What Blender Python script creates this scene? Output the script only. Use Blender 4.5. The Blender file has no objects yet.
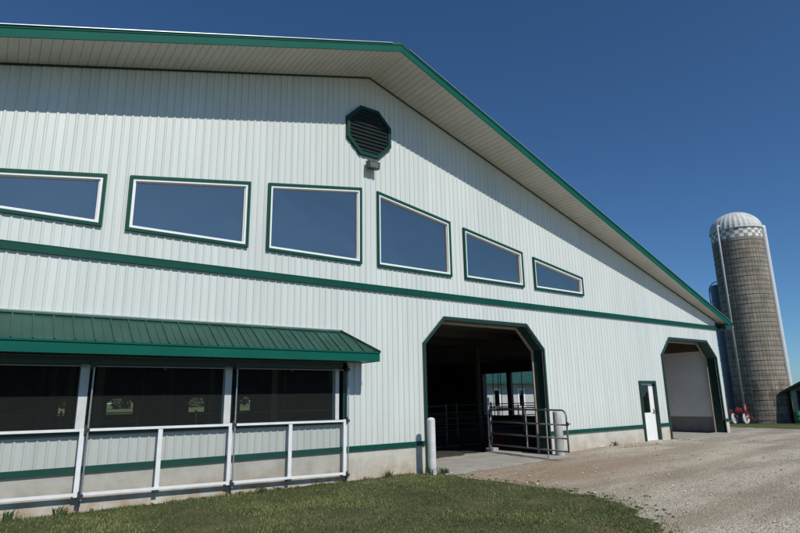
import bpy, math, random
import numpy as np
from mathutils import Vector, Matrix, noise
random.seed(7); rng = np.random.default_rng(11)
SC = bpy.context.scene
COL = SC.collection

# ------------------------------------------------------------------ helpers
class MB:
    """collects faces, linked as ONE mesh object"""
    def __init__(s): s.v = []; s.f = []; s.m = []
    def add(s, vs, fs, mi=0):
        o = len(s.v); s.v += [tuple(v) for v in vs]; s.f += [tuple(i + o for i in f) for f in fs]; s.m += [mi] * len(fs); return s
    def box(s, x0, x1, y0, y1, z0, z1, mi=0):
        vs = [(x, y, z) for x in (x0, x1) for y in (y0, y1) for z in (z0, z1)]
        return s.add(vs, [(0, 1, 3, 2), (4, 6, 7, 5), (0, 4, 5, 1), (2, 3, 7, 6), (0, 2, 6, 4), (1, 5, 7, 3)], mi)
    def bar(s, a, b, w, h, up=(0, 0, 1), mi=0):
        a = Vector(a); b = Vector(b); d = (b - a).normalized(); u = Vector(up)
        r = d.cross(u)
        if r.length < 1e-4: r = d.cross(Vector((1, 0, 0)))
        r.normalize(); u = r.cross(d); vs = []
        for p in (a, b):
            for i, j in ((-1, -1), (1, -1), (1, 1), (-1, 1)): vs.append(p + r * (w / 2 * i) + u * (h / 2 * j))
        return s.add(vs, [(0, 1, 2, 3), (7, 6, 5, 4), (0, 4, 5, 1), (1, 5, 6, 2), (2, 6, 7, 3), (3, 7, 4, 0)], mi)
    def tube(s, pts, r, n=8, mi=0, r2=None, cap=True):
        pts = [Vector(p) for p in pts]; k = len(pts); base = len(s.v); prev = None; vs = []
        for i, p in enumerate(pts):
            d = (pts[min(i + 1, k - 1)] - pts[max(i - 1, 0)]).normalized()
            if prev is None:
                a = Vector((0, 0, 1)) if abs(d.z) < .9 else Vector((1, 0, 0)); u = d.cross(a).normalized()
            else: u = (prev - d * prev.dot(d)).normalized()
            prev = u; w = d.cross(u); rr = r if r2 is None else r + (r2 - r) * i / (k - 1)
            for j in range(n):
                t = 2 * math.pi * j / n; vs.append(p + u * (rr * math.cos(t)) + w * (rr * math.sin(t)))
        fs = [(i * n + j, i * n + (j + 1) % n, (i + 1) * n + (j + 1) % n, (i + 1) * n + j) for i in range(k - 1) for j in range(n)]
        if cap: fs += [tuple(range(n - 1, -1, -1)), tuple((k - 1) * n + j for j in range(n))]
        return s.add(vs, fs, mi)
    def lathe(s, prof, n=24, c=(0, 0), mi=0, cap=False):
        vs = [(c[0] + r * math.cos(2 * math.pi * j / n), c[1] + r * math.sin(2 * math.pi * j / n), z) for r, z in prof for j in range(n)]
        fs = [(i * n + j, i * n + (j + 1) % n, (i + 1) * n + (j + 1) % n, (i + 1) * n + j) for i in range(len(prof) - 1) for j in range(n)]
        if cap: fs += [tuple(range(n - 1, -1, -1)), tuple((len(prof) - 1) * n + j for j in range(n))]
        return s.add(vs, fs, mi)
    def ring(s, po, pi, y0, y1, mi=0):
        """frame between two (x,z) polygons with the same count, from y0 (front) to y1 (back)"""
        n = len(po)
        vs = [(x, y0, z) for x, z in po] + [(x, y0, z) for x, z in pi] + [(x, y1, z) for x, z in po] + [(x, y1, z) for x, z in pi]
        fs = []
        for i in range(n):
            j = (i + 1) % n
            fs += [(i, j, n + j, n + i), (2 * n + j, 2 * n + i, 3 * n + i, 3 * n + j), (i, 2 * n + i, 2 * n + j, j), (n + i, n + j, 3 * n + j, 3 * n + i)]
        return s.add(vs, fs, mi)
    def prism(s, poly, y0, y1, mi=0):
        n = len(poly); vs = [(x, y0, z) for x, z in poly] + [(x, y1, z) for x, z in poly]
        return s.add(vs, [tuple(range(n)), tuple(range(2 * n - 1, n - 1, -1))] + [(i, n + i, n + (i + 1) % n, (i + 1) % n) for i in range(n)], mi)
    def obj(s, name, mat, parent=None, smooth=False, bevel=0):
        me = bpy.data.meshes.new(name); me.from_pydata(s.v, [], s.f)
        for m in (mat if isinstance(mat, (list, tuple)) else [mat]): me.materials.append(m)
        if any(s.m): me.polygons.foreach_set('material_index', s.m)
        if smooth: me.polygons.foreach_set('use_smooth', [True] * len(s.f))
        me.update(); o = bpy.data.objects.new(name, me); COL.objects.link(o)
        if parent is not None: o.parent = parent
        if bevel:
            b = o.modifiers.new('b', 'BEVEL'); b.width = bevel; b.segments = 2; b.limit_method = 'ANGLE'
        return o

def tag(o, label=None, cat=None, group=None, kind=None):
    for k, v in (('label', label), ('category', cat), ('group', group), ('kind', kind)):
        if v: o[k] = v
    return o
def thing(name, label, cat, loc=(0, 0, 0), rz=0, group=None):
    o = bpy.data.objects.new(name, None); COL.objects.link(o); o.location = loc; o.rotation_euler = (0, 0, rz)
    o.empty_display_size = .2
    return tag(o, label, cat, group)
def part(name, parent, loc=(0, 0, 0)):
    o = bpy.data.objects.new(name, None); COL.objects.link(o); o.parent = parent; o.location = loc; return o
def dup(o, parent=None):
    c = o.copy(); COL.objects.link(c); c.parent = parent
    for ch in list(o.children): dup(ch, c)
    return c

def inset(poly, d):
    """inset a convex (x,z) polygon given counter-clockwise"""
    n = len(poly); out = []
    for i in range(n):
        p0 = Vector(poly[i - 1]); p1 = Vector(poly[i]); p2 = Vector(poly[(i + 1) % n])
        a = (p1 - p0).normalized(); b = (p2 - p1).normalized()
        na = Vector((-a.y, a.x)); nb = Vector((-b.y, b.x))
        m = (na + nb); k = d / (1 + na.dot(nb)); out.append(tuple(p1 + m * k))
    return out

def zspan(poly, x):
    zs = []
    n = len(poly)
    for i in range(n):
        (xa, za), (xb, zb) = poly[i], poly[(i + 1) % n]
        if abs(xb - xa) < 1e-9:
            if abs(x - xa) < 1e-7: zs += [za, zb]
        elif min(xa, xb) - 1e-7 <= x <= max(xa, xb) + 1e-7: zs.append(za + (zb - za) * (x - xa) / (xb - xa))
    return (min(zs), max(zs)) if zs else None

def panel(x0, x1, bot, top, holes, yf=None, pts=None):
    """vertical wall sheet in the xz plane with polygonal holes; yf(x) gives its relief"""
    yf = yf or (lambda x: 0.0)
    xs = {round(x0, 5), round(x1, 5)}
    for h in holes: xs |= {round(x, 5) for x, z in h if x0 < x < x1}
    for x in (pts or []):
        if x0 < x < x1: xs.add(round(x, 5))
    xs = sorted(xs); mb = MB()
    for a, b in zip(xs[:-1], xs[1:]):
        if b - a < 1e-5: continue
        e = (b - a) * 1e-3; spans = []
        for h in holes:
            hx = [p[0] for p in h]
            if min(hx) <= a + e and max(hx) >= b - e:
                sa = zspan(h, a + e); sb = zspan(h, b - e)
                if sa and sb: spans.append((sa, sb))
        spans.sort(key=lambda s: s[0][0] + s[1][0])
        ca, cb = bot(a), bot(b); ya, yb = yf(a), yf(b)
        for (la, ha), (lb, hb) in spans:
            if la > ca + 1e-4 or lb > cb + 1e-4: mb.add([(a, ya, ca), (b, yb, cb), (b, yb, lb), (a, ya, la)], [(0, 1, 2, 3)])
            ca, cb = max(ca, ha), max(cb, hb)
        ta, tb = top(a), top(b)
        if ta > ca + 1e-4 or tb > cb + 1e-4: mb.add([(a, ya, ca), (b, yb, cb), (b, yb, tb), (a, ya, ta)], [(0, 1, 2, 3)])
    return mb

# ------------------------------------------------------------------ materials
def mat(name, col, rough=.6, metal=0., spec=.5, bump=None, var=None, var2=None, coat=0):
    """bump=(scale,strength,dist)  var=(scale,amount) multiplies base colour by broad noise, var2 same, finer"""
    m = bpy.data.materials.new(name); m.use_nodes = True; nt = m.node_tree; N = nt.nodes; L = nt.links
    p = N['Principled BSDF']; p.inputs['Roughness'].default_value = rough; p.inputs['Metallic'].default_value = metal
    p.inputs['Specular IOR Level'].default_value = spec; p.inputs['Coat Weight'].default_value = coat
    p.inputs['Base Color'].default_value = (*col, 1)
    tc = N.new('ShaderNodeTexCoord'); src = None
    for v in (var, var2):
        if not v: continue
        n = N.new('ShaderNodeTexNoise'); n.inputs['Scale'].default_value = v[0]; n.inputs['Detail'].default_value = 5
        mp = N.new('ShaderNodeMapping'); mp.inputs['Scale'].default_value = v[2] if len(v) > 2 else (1, 1, 1)
        L.new(tc.outputs['Object'], mp.inputs[0]); L.new(mp.outputs[0], n.inputs[0])
        r = N.new('ShaderNodeMapRange'); r.inputs['From Min'].default_value = .3; r.inputs['From Max'].default_value = .7
        r.inputs['To Min'].default_value = 1 - v[1]; r.inputs['To Max'].default_value = 1 + v[1] * .6
        L.new(n.outputs[0], r.inputs[0])
        mx = N.new('ShaderNodeVectorMath'); mx.operation = 'SCALE'
        if src is None: mx.inputs[0].default_value = col
        else: L.new(src, mx.inputs[0])
        L.new(r.outputs[0], mx.inputs['Scale']); src = mx.outputs[0]
    if src is not None: L.new(src, p.inputs['Base Color'])
    if bump:
        n = N.new('ShaderNodeTexNoise'); n.inputs['Scale'].default_value = bump[0]; n.inputs['Detail'].default_value = 6
        L.new(tc.outputs['Object'], n.inputs[0]); b = N.new('ShaderNodeBump'); b.inputs['Strength'].default_value = bump[1]
        b.inputs['Distance'].default_value = bump[2]; L.new(n.outputs[0], b.inputs['Height']); L.new(b.outputs[0], p.inputs['Normal'])
    return m

def ramp(N, L, src, stops):
    r = N.new('ShaderNodeValToRGB'); e = r.color_ramp.elements
    e[0].position, e[0].color = stops[0][0], (*stops[0][1], 1); e[1].position, e[1].color = stops[-1][0], (*stops[-1][1], 1)
    for p, c in stops[1:-1]:
        q = e.new(p); q.color = (*c, 1)
    L.new(src, r.inputs[0]); return r

M = {}
def siding():
    m = mat('white_siding', (.585, .63, .605), .38, spec=.4); nt = m.node_tree; N = nt.nodes; L = nt.links; p = N['Principled BSDF']
    tc = N.new('ShaderNodeTexCoord'); sx = N.new('ShaderNodeSeparateXYZ'); L.new(tc.outputs['Object'], sx.inputs[0])
    # each 0.914 m sheet has a slightly different tone
    d = N.new('ShaderNodeMath'); d.operation = 'DIVIDE'; d.inputs[1].default_value = .912; L.new(sx.outputs[0], d.inputs[0])
    f = N.new('ShaderNodeMath'); f.operation = 'FLOOR'; L.new(d.outputs[0], f.inputs[0])
    w = N.new('ShaderNodeTexWhiteNoise'); w.noise_dimensions = '1D'; L.new(f.outputs[0], w.inputs['W'])
    r = N.new('ShaderNodeMapRange'); r.inputs['To Min'].default_value = .965; r.inputs['To Max'].default_value = 1.03; L.new(w.outputs[0], r.inputs[0])
    n = N.new('ShaderNodeTexNoise'); n.inputs['Scale'].default_value = 1.0; n.inputs['Detail'].default_value = 6
    mp = N.new('ShaderNodeMapping'); mp.inputs['Scale'].default_value = (6, 1, .35); L.new(tc.outputs['Object'], mp.inputs[0]); L.new(mp.outputs[0], n.inputs[0])
    r2 = N.new('ShaderNodeMapRange'); r2.inputs['From Min'].default_value = .35; r2.inputs['From Max'].default_value = .7
    r2.inputs['To Min'].default_value = 1.03; r2.inputs['To Max'].default_value = .93; L.new(n.outputs[0], r2.inputs[0])
    mu = N.new('ShaderNodeMath'); mu.operation = 'MULTIPLY'; L.new(r.outputs[0], mu.inputs[0]); L.new(r2.outputs[0], mu.inputs[1])
    v = N.new('ShaderNodeVectorMath'); v.operation = 'SCALE'; v.inputs[0].default_value = (.585, .63, .605); L.new(mu.outputs[0], v.inputs['Scale'])
    # splash dirt close to the concrete
    zr = N.new('ShaderNodeMapRange'); zr.inputs['From Min'].default_value = .6; zr.inputs['From Max'].default_value = 1.5
    zr.inputs['To Min'].default_value = .3; zr.inputs['To Max'].default_value = 0; L.new(sx.outputs[2], zr.inputs[0])
    n3 = N.new('ShaderNodeTexNoise'); n3.inputs['Scale'].default_value = 5; n3.inputs['Detail'].default_value = 8; L.new(tc.outputs['Object'], n3.inputs[0])
    m3 = N.new('ShaderNodeMath'); m3.operation = 'MULTIPLY'; L.new(zr.outputs[0], m3.inputs[0]); L.new(n3.outputs[0], m3.inputs[1])
    mx = N.new('ShaderNodeMix'); mx.data_type = 'RGBA'; L.new(m3.outputs[0], mx.inputs[0]); L.new(v.outputs[0], mx.inputs[6]); mx.inputs[7].default_value = (.42, .38, .3, 1)
    L.new(mx.outputs[2], p.inputs['Base Color'])
    # gentle oil-canning of the flat sheet
    n2 = N.new('ShaderNodeTexNoise'); n2.inputs['Scale'].default_value = 3; L.new(mp.outputs[0], n2.inputs[0])
    b = N.new('ShaderNodeBump'); b.inputs['Strength'].default_value = .12; b.inputs['Distance'].default_value = .006
    L.new(n2.outputs[0], b.inputs['Height']); L.new(b.outputs[0], p.inputs['Normal'])
    return m
M['siding'] = siding()
M['soffit'] = mat('soffit_metal', (.6, .58, .52), .5, var=(1.5, .08), var2=(20, .04))
M['green'] = mat('green_trim_paint', (.004, .066, .048), .45, spec=.15, var=(3, .12), var2=(40, .05))
M['awning'] = mat('green_awning_metal', (.02, .072, .054), .45, spec=.25, var=(1.6, .28), var2=(30, .08), bump=(6, .15, .004))
M['fascia'] = mat('green_fascia_paint', (.003, .095, .07), .6, spec=.1, var=(1.2, .1), var2=(30, .06), bump=(2.5, .12, .01))
M['dgreen'] = mat('dark_green_trim', (.005, .036, .028), .4, var=(4, .15))
M['track'] = mat('tan_track_wood', (.36, .32, .26), .6, var=(5, .2), var2=(40, .1))
M['outwall'] = mat('outbuilding_wall', (.42, .43, .43), .6, var=(2, .12))
M['ventgreen'] = mat('vent_frame_paint', (.004, .045, .034), .45, spec=.2, var=(3, .15))
M['bollard_grey'] = mat('half_shade_pipe_paint', (.4, .41, .41), .55, var=(3, .25), var2=(25, .15))  # grey pipe paint, with the right bollard's half shade put into the colour
M['slat'] = mat('louvre_paint', (.003, .014, .012), .45, var=(6, .2))
M['silver'] = mat('galvanised_edge', (.42, .46, .46), .4, .4, var=(8, .15))
M['vinyl'] = mat('white_vinyl', (.78, .79, .79), .35, var=(10, .04))
M['whitepipe'] = mat('white_painted_frame', (.74, .75, .76), .4, var=(6, .08), var2=(60, .06))
M['galv'] = mat('galvanised_steel', (.42, .44, .45), .45, .7, var=(20, .2))
M['steel'] = mat('weathered_pipe_steel', (.27, .25, .23), .5, .5, var=(12, .35), var2=(60, .2))
M['dark'] = mat('dark_metal', (.03, .03, .032), .5, var=(8, .2))
M['wood'] = mat('barn_timber', (.12, .09, .065), .8, var=(3, .25, (1, 1, .2)), var2=(30, .2))
M['liner'] = mat('interior_board', (.32, .31, .29), .75, var=(1.2, .25), var2=(9, .12))
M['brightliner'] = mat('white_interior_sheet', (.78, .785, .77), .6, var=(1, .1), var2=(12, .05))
M['darkliner'] = mat('shade_dark_board', (.055, .052, .048), .9, var=(1.2, .25), var2=(9, .12))  # near-black boards: shade of the unlit interior is put into the colour
M['barnfloor'] = mat('barn_floor_dirt', (.055, .047, .04), .9, var=(.8, .4), var2=(7, .35), bump=(9, .6, .04))
M['straw'] = mat('pale_straw', (.5, .42, .27), .9, var=(14, .35))
M['bollard'] = mat('corrugated_plastic', (.6, .61, .61), .45, var=(6, .15), var2=(40, .08))
M['red'] = mat('red_machine_paint', (.26, .03, .035), .45, var=(10, .25))
M['tyre'] = mat('rubber', (.03, .03, .03), .85, var=(30, .2))
M['wheelrim'] = mat('white_wheel_paint', (.5, .5, .48), .5, var=(12, .15))
M['bluesilo'] = mat('blue_glass_steel', (.012, .024, .05), .3, .2, var=(3, .2))
M['shedroof'] = mat('dark_shed_roof', (.05, .065, .06), .5, var=(3, .2))
M['shedside'] = mat('grey_green_siding', (.09, .13, .12), .6, var=(3, .15))
M['leaf'] = mat('tree_leaves', (.045, .062, .032), .8, var=(.7, .35), var2=(5, .25))
M['bark'] = mat('tree_bark', (.09, .07, .05), .9, var=(10, .3))
M['barrel'] = mat('green_plastic_drum', (.03, .12, .06), .4, var=(5, .15))
M['lens'] = mat('frosted_lamp_lens', (.14, .14, .14), .35, var=(30, .15))

def concrete(name, col, stain):
    m = bpy.data.materials.new(name); m.use_nodes = True; nt = m.node_tree; N = nt.nodes; L = nt.links; p = N['Principled BSDF']
    p.inputs['Roughness'].default_value = .85; tc = N.new('ShaderNodeTexCoord'); sx = N.new('ShaderNodeSeparateXYZ'); L.new(tc.outputs['Object'], sx.inputs[0])
    n = N.new('ShaderNodeTexNoise'); n.inputs['Scale'].default_value = 2.2; n.inputs['Detail'].default_value = 9; n.inputs['Roughness'].default_value = .65; L.new(tc.outputs['Object'], n.inputs[0])
    c = [tuple(q * k for q in col) for k in (.74, .98, 1.14)]
    r = ramp(N, L, n.outputs[0], [(.3, c[0]), (.5, c[1]), (.72, c[2])])
    z = N.new('ShaderNodeMapRange'); z.inputs['From Min'].default_value = 0; z.inputs['From Max'].default_value = .42; z.inputs['To Min'].default_value = stain; z.inputs['To Max'].default_value = 0
    L.new(sx.outputs[2], z.inputs[0]); n2 = N.new('ShaderNodeTexNoise'); n2.inputs['Scale'].default_value = 3.5; n2.inputs['Detail'].default_value = 8; L.new(tc.outputs['Object'], n2.inputs[0])
    n2r = N.new('ShaderNodeMapRange'); n2r.inputs['From Min'].default_value = .35; n2r.inputs['From Max'].default_value = .62; L.new(n2.outputs[0], n2r.inputs[0])
    mu = N.new('ShaderNodeMath'); mu.operation = 'MULTIPLY'; mu.use_clamp = True; L.new(z.outputs[0], mu.inputs[0]); L.new(n2r.outputs[0], mu.inputs[1])
    mx = N.new('ShaderNodeMix'); mx.data_type = 'RGBA'; L.new(mu.outputs[0], mx.inputs[0]); L.new(r.outputs[0], mx.inputs[6]); mx.inputs[7].default_value = (.36, .27, .18, 1)
    L.new(mx.outputs[2], p.inputs['Base Color'])
    b = N.new('ShaderNodeBump'); b.inputs['Strength'].default_value = .5; b.inputs['Distance'].default_value = .006; n4 = N.new('ShaderNodeTexNoise'); n4.inputs['Scale'].default_value = 25; n4.inputs['Detail'].default_value = 6
    L.new(tc.outputs['Object'], n4.inputs[0]); L.new(n4.outputs[0], b.inputs['Height']); L.new(b.outputs[0], p.inputs['Normal'])
    return m
M['concrete'] = concrete('foundation_concrete', (.5, .485, .425), .95)
M['apron'] = concrete('slab_concrete', (.36, .34, .3), 0)
M['greyconc'] = concrete('grey_block_concrete', (.24, .235, .22), 0)

def glass_mat(name, tint, refl=1.6, trans=(.75, .8, .85)):
    m = bpy.data.materials.new(name); m.use_nodes = True; nt = m.node_tree; N = nt.nodes; L = nt.links
    N.remove(N['Principled BSDF']); out = N['Material Output']
    g = N.new('ShaderNodeBsdfGlossy'); g.inputs['Roughness'].default_value = .015; g.inputs['Color'].default_value = (*tint, 1)
    t = N.new('ShaderNodeBsdfTransparent'); t.inputs['Color'].default_value = (*trans, 1)
    fr = N.new('ShaderNodeFresnel'); fr.inputs['IOR'].default_value = refl
    tc = N.new('ShaderNodeTexCoord'); n = N.new('ShaderNodeTexNoise'); n.inputs['Scale'].default_value = .55; L.new(tc.outputs['Object'], n.inputs[0])
    b = N.new('ShaderNodeBump'); b.inputs['Strength'].default_value = .6; b.inputs['Distance'].default_value = .06; L.new(n.outputs[0], b.inputs['Height']); L.new(b.outputs[0], g.inputs['Normal'])
    mx = N.new('ShaderNodeMixShader'); L.new(fr.outputs[0], mx.inputs[0]); L.new(t.outputs[0], mx.inputs[1]); L.new(g.outputs[0], mx.inputs[2]); L.new(mx.outputs[0], out.inputs[0])
    return m
M['glass'] = glass_mat('coated_window_glass', (1, .88, .74), 4.9, (.3, .34, .38))
M['doorglass'] = glass_mat('door_window_glass', (1, 1, 1), 1.6, (.5, .5, .5))
def screen():
    m = bpy.data.materials.new('mesh_screen'); m.use_nodes = True; nt = m.node_tree; N = nt.nodes; L = nt.links
    N.remove(N['Principled BSDF']); out = N['Material Output']
    d = N.new('ShaderNodeBsdfDiffuse'); d.inputs['Color'].default_value = (.1, .11, .105, 1); t = N.new('ShaderNodeBsdfTransparent')
    mx = N.new('ShaderNodeMixShader'); mx.inputs[0].default_value = .14; L.new(t.outputs[0], mx.inputs[1]); L.new(d.outputs[0], mx.inputs[2]); L.new(mx.outputs[0], out.inputs[0]); return m
M['screen'] = screen()

def gravel_mat():
    m = bpy.data.materials.new('crushed_gravel'); m.use_nodes = True; nt = m.node_tree; N = nt.nodes; L = nt.links; p = N['Principled BSDF']
    p.inputs['Roughness'].default_value = .92; tc = N.new('ShaderNodeTexCoord')
    v = N.new('ShaderNodeTexVoronoi'); v.inputs['Scale'].default_value = 44; L.new(tc.outputs['Object'], v.inputs[0])
    r = ramp(N, L, v.outputs['Color'], [(.1, (.29, .25, .19)), (.45, (.46, .405, .32)), (.8, (.58, .52, .425)), (1., (.7, .64, .54))])
    n = N.new('ShaderNodeTexNoise'); n.inputs['Scale'].default_value = .55; n.inputs['Detail'].default_value = 8; n.inputs['Roughness'].default_value = .62
    mp = N.new('ShaderNodeMapping'); mp.inputs['Scale'].default_value = (.55, 1.5, 1); mp.inputs['Rotation'].default_value = (0, 0, -.25); L.new(tc.outputs['Object'], mp.inputs[0]); L.new(mp.outputs[0], n.inputs[0])
    r2 = ramp(N, L, n.outputs[0], [(.46, (0, 0, 0)), (.6, (1, 1, 1))])
    mx = N.new('ShaderNodeMix'); mx.data_type = 'RGBA'; ms = N.new('ShaderNodeMath'); ms.operation = 'MULTIPLY'; ms.inputs[1].default_value = .8; L.new(r2.outputs[0], ms.inputs[0])
    L.new(ms.outputs[0], mx.inputs[0]); L.new(r.outputs[0], mx.inputs[6]); mx.inputs[7].default_value = (.28, .235, .17, 1)
    # bare soil near the big doorway
    wv = N.new('ShaderNodeTexWave'); wv.bands_direction = 'Y'; wv.inputs['Scale'].default_value = .17; wv.inputs['Distortion'].default_value = 2.4; wv.inputs['Detail'].default_value = 4; wv.inputs['Detail Scale'].default_value = .8
    mpw = N.new('ShaderNodeMapping'); mpw.inputs['Rotation'].default_value = (0, 0, -.3); mpw.inputs['Scale'].default_value = (.35, 1, 1); L.new(tc.outputs['Object'], mpw.inputs[0]); L.new(mpw.outputs[0], wv.inputs[0])
    wr = N.new('ShaderNodeMapRange'); wr.inputs['From Min'].default_value = .72; wr.inputs['From Max'].default_value = .98; wr.inputs['To Max'].default_value = .55; L.new(wv.outputs['Fac'], wr.inputs[0])
    mxw = N.new('ShaderNodeMix'); mxw.data_type = 'RGBA'; L.new(wr.outputs[0], mxw.inputs[0]); L.new(mx.outputs[2], mxw.inputs[6]); mxw.inputs[7].default_value = (.3, .235, .17, 1)
    g = N.new('ShaderNodeVectorMath'); g.operation = 'DISTANCE'; mp2 = N.new('ShaderNodeMapping'); mp2.inputs['Scale'].default_value = (.34, .8, 0)
    L.new(tc.outputs['Object'], mp2.inputs[0]); L.new(mp2.outputs[0], g.inputs[0]); g.inputs[1].default_value = (3.4 * .34, -2.2 * .8, 0)
    gr = N.new('ShaderNodeMapRange'); gr.inputs['From Min'].default_value = .35; gr.inputs['From Max'].default_value = 1.9; gr.inputs['To Min'].default_value = 1.9; gr.inputs['To Max'].default_value = 0; L.new(g.outputs['Value'], gr.inputs[0])
    n5 = N.new('ShaderNodeTexNoise'); n5.inputs['Scale'].default_value = 2.3; n5.inputs['Detail'].default_value = 9; n5.inputs['Roughness'].default_value = .7; L.new(mp.outputs[0], n5.inputs[0])
    mu = N.new('ShaderNodeMath'); mu.operation = 'MULTIPLY'; mu.use_clamp = True; L.new(gr.outputs[0], mu.inputs[0]); L.new(n5.outputs[0], mu.inputs[1])
    mx2 = N.new('ShaderNodeMix'); mx2.data_type = 'RGBA'; L.new(mu.outputs[0], mx2.inputs[0]); L.new(mxw.outputs[2], mx2.inputs[6]); mx2.inputs[7].default_value = (.32, .235, .16, 1)
    n3 = N.new('ShaderNodeTexNoise'); n3.inputs['Scale'].default_value = 60; n3.inputs['Detail'].default_value = 3; L.new(tc.outputs['Object'], n3.inputs[0])
    r3 = N.new('ShaderNodeMapRange'); r3.inputs['From Min'].default_value = .3; r3.inputs['From Max'].default_value = .7; r3.inputs['To Min'].default_value = .72; r3.inputs['To Max'].default_value = 1.25; L.new(n3.outputs[0], r3.inputs[0])
    sc = N.new('ShaderNodeVectorMath'); sc.operation = 'SCALE'; L.new(mx2.outputs[2], sc.inputs[0]); L.new(r3.outputs[0], sc.inputs['Scale']); L.new(sc.outputs[0], p.inputs['Base Color'])
    b = N.new('ShaderNodeBump'); b.inputs['Strength'].default_value = .9; b.inputs['Distance'].default_value = .02; L.new(v.outputs['Distance'], b.inputs['Height']); b.invert = True
    b2 = N.new('ShaderNodeBump'); b2.inputs['Strength'].default_value = .8; b2.inputs['Distance'].default_value = .03; n6 = N.new('ShaderNodeTexNoise'); n6.inputs['Scale'].default_value = 9; n6.inputs['Detail'].default_value = 8
    L.new(tc.outputs['Object'], n6.inputs[0]); L.new(n6.outputs[0], b2.inputs['Height']); L.new(b.outputs[0], b2.inputs['Normal']); L.new(b2.outputs[0], p.inputs['Normal'])
    return m
M['gravel'] = gravel_mat()
def field_mat(name, a, b, c, s1=.5, s2=18):
    m = bpy.data.materials.new(name); m.use_nodes = True; nt = m.node_tree; N = nt.nodes; L = nt.links; p = N['Principled BSDF']; p.inputs['Roughness'].default_value = .95
    p.inputs['Specular IOR Level'].default_value = .2
    tc = N.new('ShaderNodeTexCoord'); n = N.new('ShaderNodeTexNoise'); n.inputs['Scale'].default_value = s1; n.inputs['Detail'].default_value = 9; n.inputs['Roughness'].default_value = .65; L.new(tc.outputs['Object'], n.inputs[0])
    r = ramp(N, L, n.outputs[0], [(.34, a), (.52, b), (.7, c)])
    n2 = N.new('ShaderNodeTexNoise'); n2.inputs['Scale'].default_value = s2; n2.inputs['Detail'].default_value = 4; L.new(tc.outputs['Object'], n2.inputs[0])
    q = N.new('ShaderNodeMapRange'); q.inputs['From Min'].default_value = .3; q.inputs['From Max'].default_value = .7; q.inputs['To Min'].default_value = .6; q.inputs['To Max'].default_value = 1.35; L.new(n2.outputs[0], q.inputs[0])
    sc = N.new('ShaderNodeVectorMath'); sc.operation = 'SCALE'; L.new(r.outputs[0], sc.inputs[0]); L.new(q.outputs[0], sc.inputs['Scale']); L.new(sc.outputs[0], p.inputs['Base Color'])
    bb = N.new('ShaderNodeBump'); bb.inputs['Strength'].default_value = .8; bb.inputs['Distance'].default_value = .03; L.new(n2.outputs[0], bb.inputs['Height']); L.new(bb.outputs[0], p.inputs['Normal'])
    return m
M['field'] = field_mat('meadow_grass', (.05, .075, .025), (.085, .11, .035), (.14, .14, .055), .12, 6)
M['thatch'] = field_mat('lawn_thatch', (.05, .06, .025), (.08, .088, .036), (.15, .13, .07), .9, 30)
M['soil'] = field_mat('bare_soil', (.14, .1, .065), (.2, .15, .1), (.27, .22, .16), .9, 20)

# ------------------------------------------------------------------ terrain
CAMP = Vector((-7.15076, -11.0, 1.65548))
def sstep(a, b, x): t = min(1, max(0, (x - a) / (b - a))); return t * t * (3 - 2 * t)
def gz(x, y):
    z = -.062 + .172 * sstep(1.6, 9.5, x + .25 * max(0, -y - .5))
    if y > 0: z = -.062 + .172 * sstep(1.6, 9.5, x)
    d = math.hypot(x - CAMP.x, y - CAMP.y)
    z -= .95 * sstep(30, 58, d) * sstep(12, 24, x)
    z += .012 * noise.noise(Vector((x * .9, y * .9, 0))) * (1 if y < -.1 and x < 30 else 0)
    return z
def under(x, y): return (-17 < x < 17) and (0.02 < y < 28.2)
def axis(lo, hi, flo, fhi, fine, k=1.25):
    xs = list(np.arange(flo, fhi + 1e-6, fine)); s = fine; x = flo
    while x > lo: s *= k; x -= s; xs.insert(0, x)
    s = fine; x = xs[-1]
    while x < hi: s *= k; x += s; xs.append(x)
    return xs
def grid(name, xs, ys, zf, m, smooth=True, keep=None):
    vs = [(x, y, zf(x, y)) for y in ys for x in xs]; nx = len(xs); fs = []
    for j in range(len(ys) - 1):
        for i in range(nx - 1):
            if keep and not keep((xs[i] + xs[i + 1]) / 2, (ys[j] + ys[j + 1]) / 2): continue
            fs.append((j * nx + i, j * nx + i + 1, (j + 1) * nx + i + 1, (j + 1) * nx + i))
    mb = MB(); mb.add(vs, fs); return mb.obj(name, m, smooth=smooth)
g = grid('ground', axis(-900, 1500, -20, 60, 1.0), axis(-300, 1500, -20, 40, 1.0), lambda x, y: gz(x, y) - (.25 if under(x, y) else .03), M['field']); tag(g, kind='structure')
# gravel yard: sheet above the ground, irregular far border
def in_gravel(x, y):
    w = .5 * noise.noise(Vector((x * .4, y * .4, 3)))
    if y > .02 and x < 16.78: return False
    if 20.3 + w < x < 27.5 and y > -1.6 + (x - 20) * .12 + w * .4 and y < 9: return False        # grass verge
    if x > 33.5 + 2 * w and y > -6: return False
    return -30 < x < 48 and -26 < y < 11 + 2 * w
xs = list(np.arange(-30, 48.01, .3)); ys = list(np.arange(-26, -.001, .25)) + [0.015] + list(np.arange(.3, 13, .3))
g = grid('gravel_yard', xs, ys, lambda x, y: gz(x, y) - (0.02 if y > 0 and x < 16.9 else 0), M['gravel'], keep=in_gravel); tag(g, kind='structure')

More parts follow.
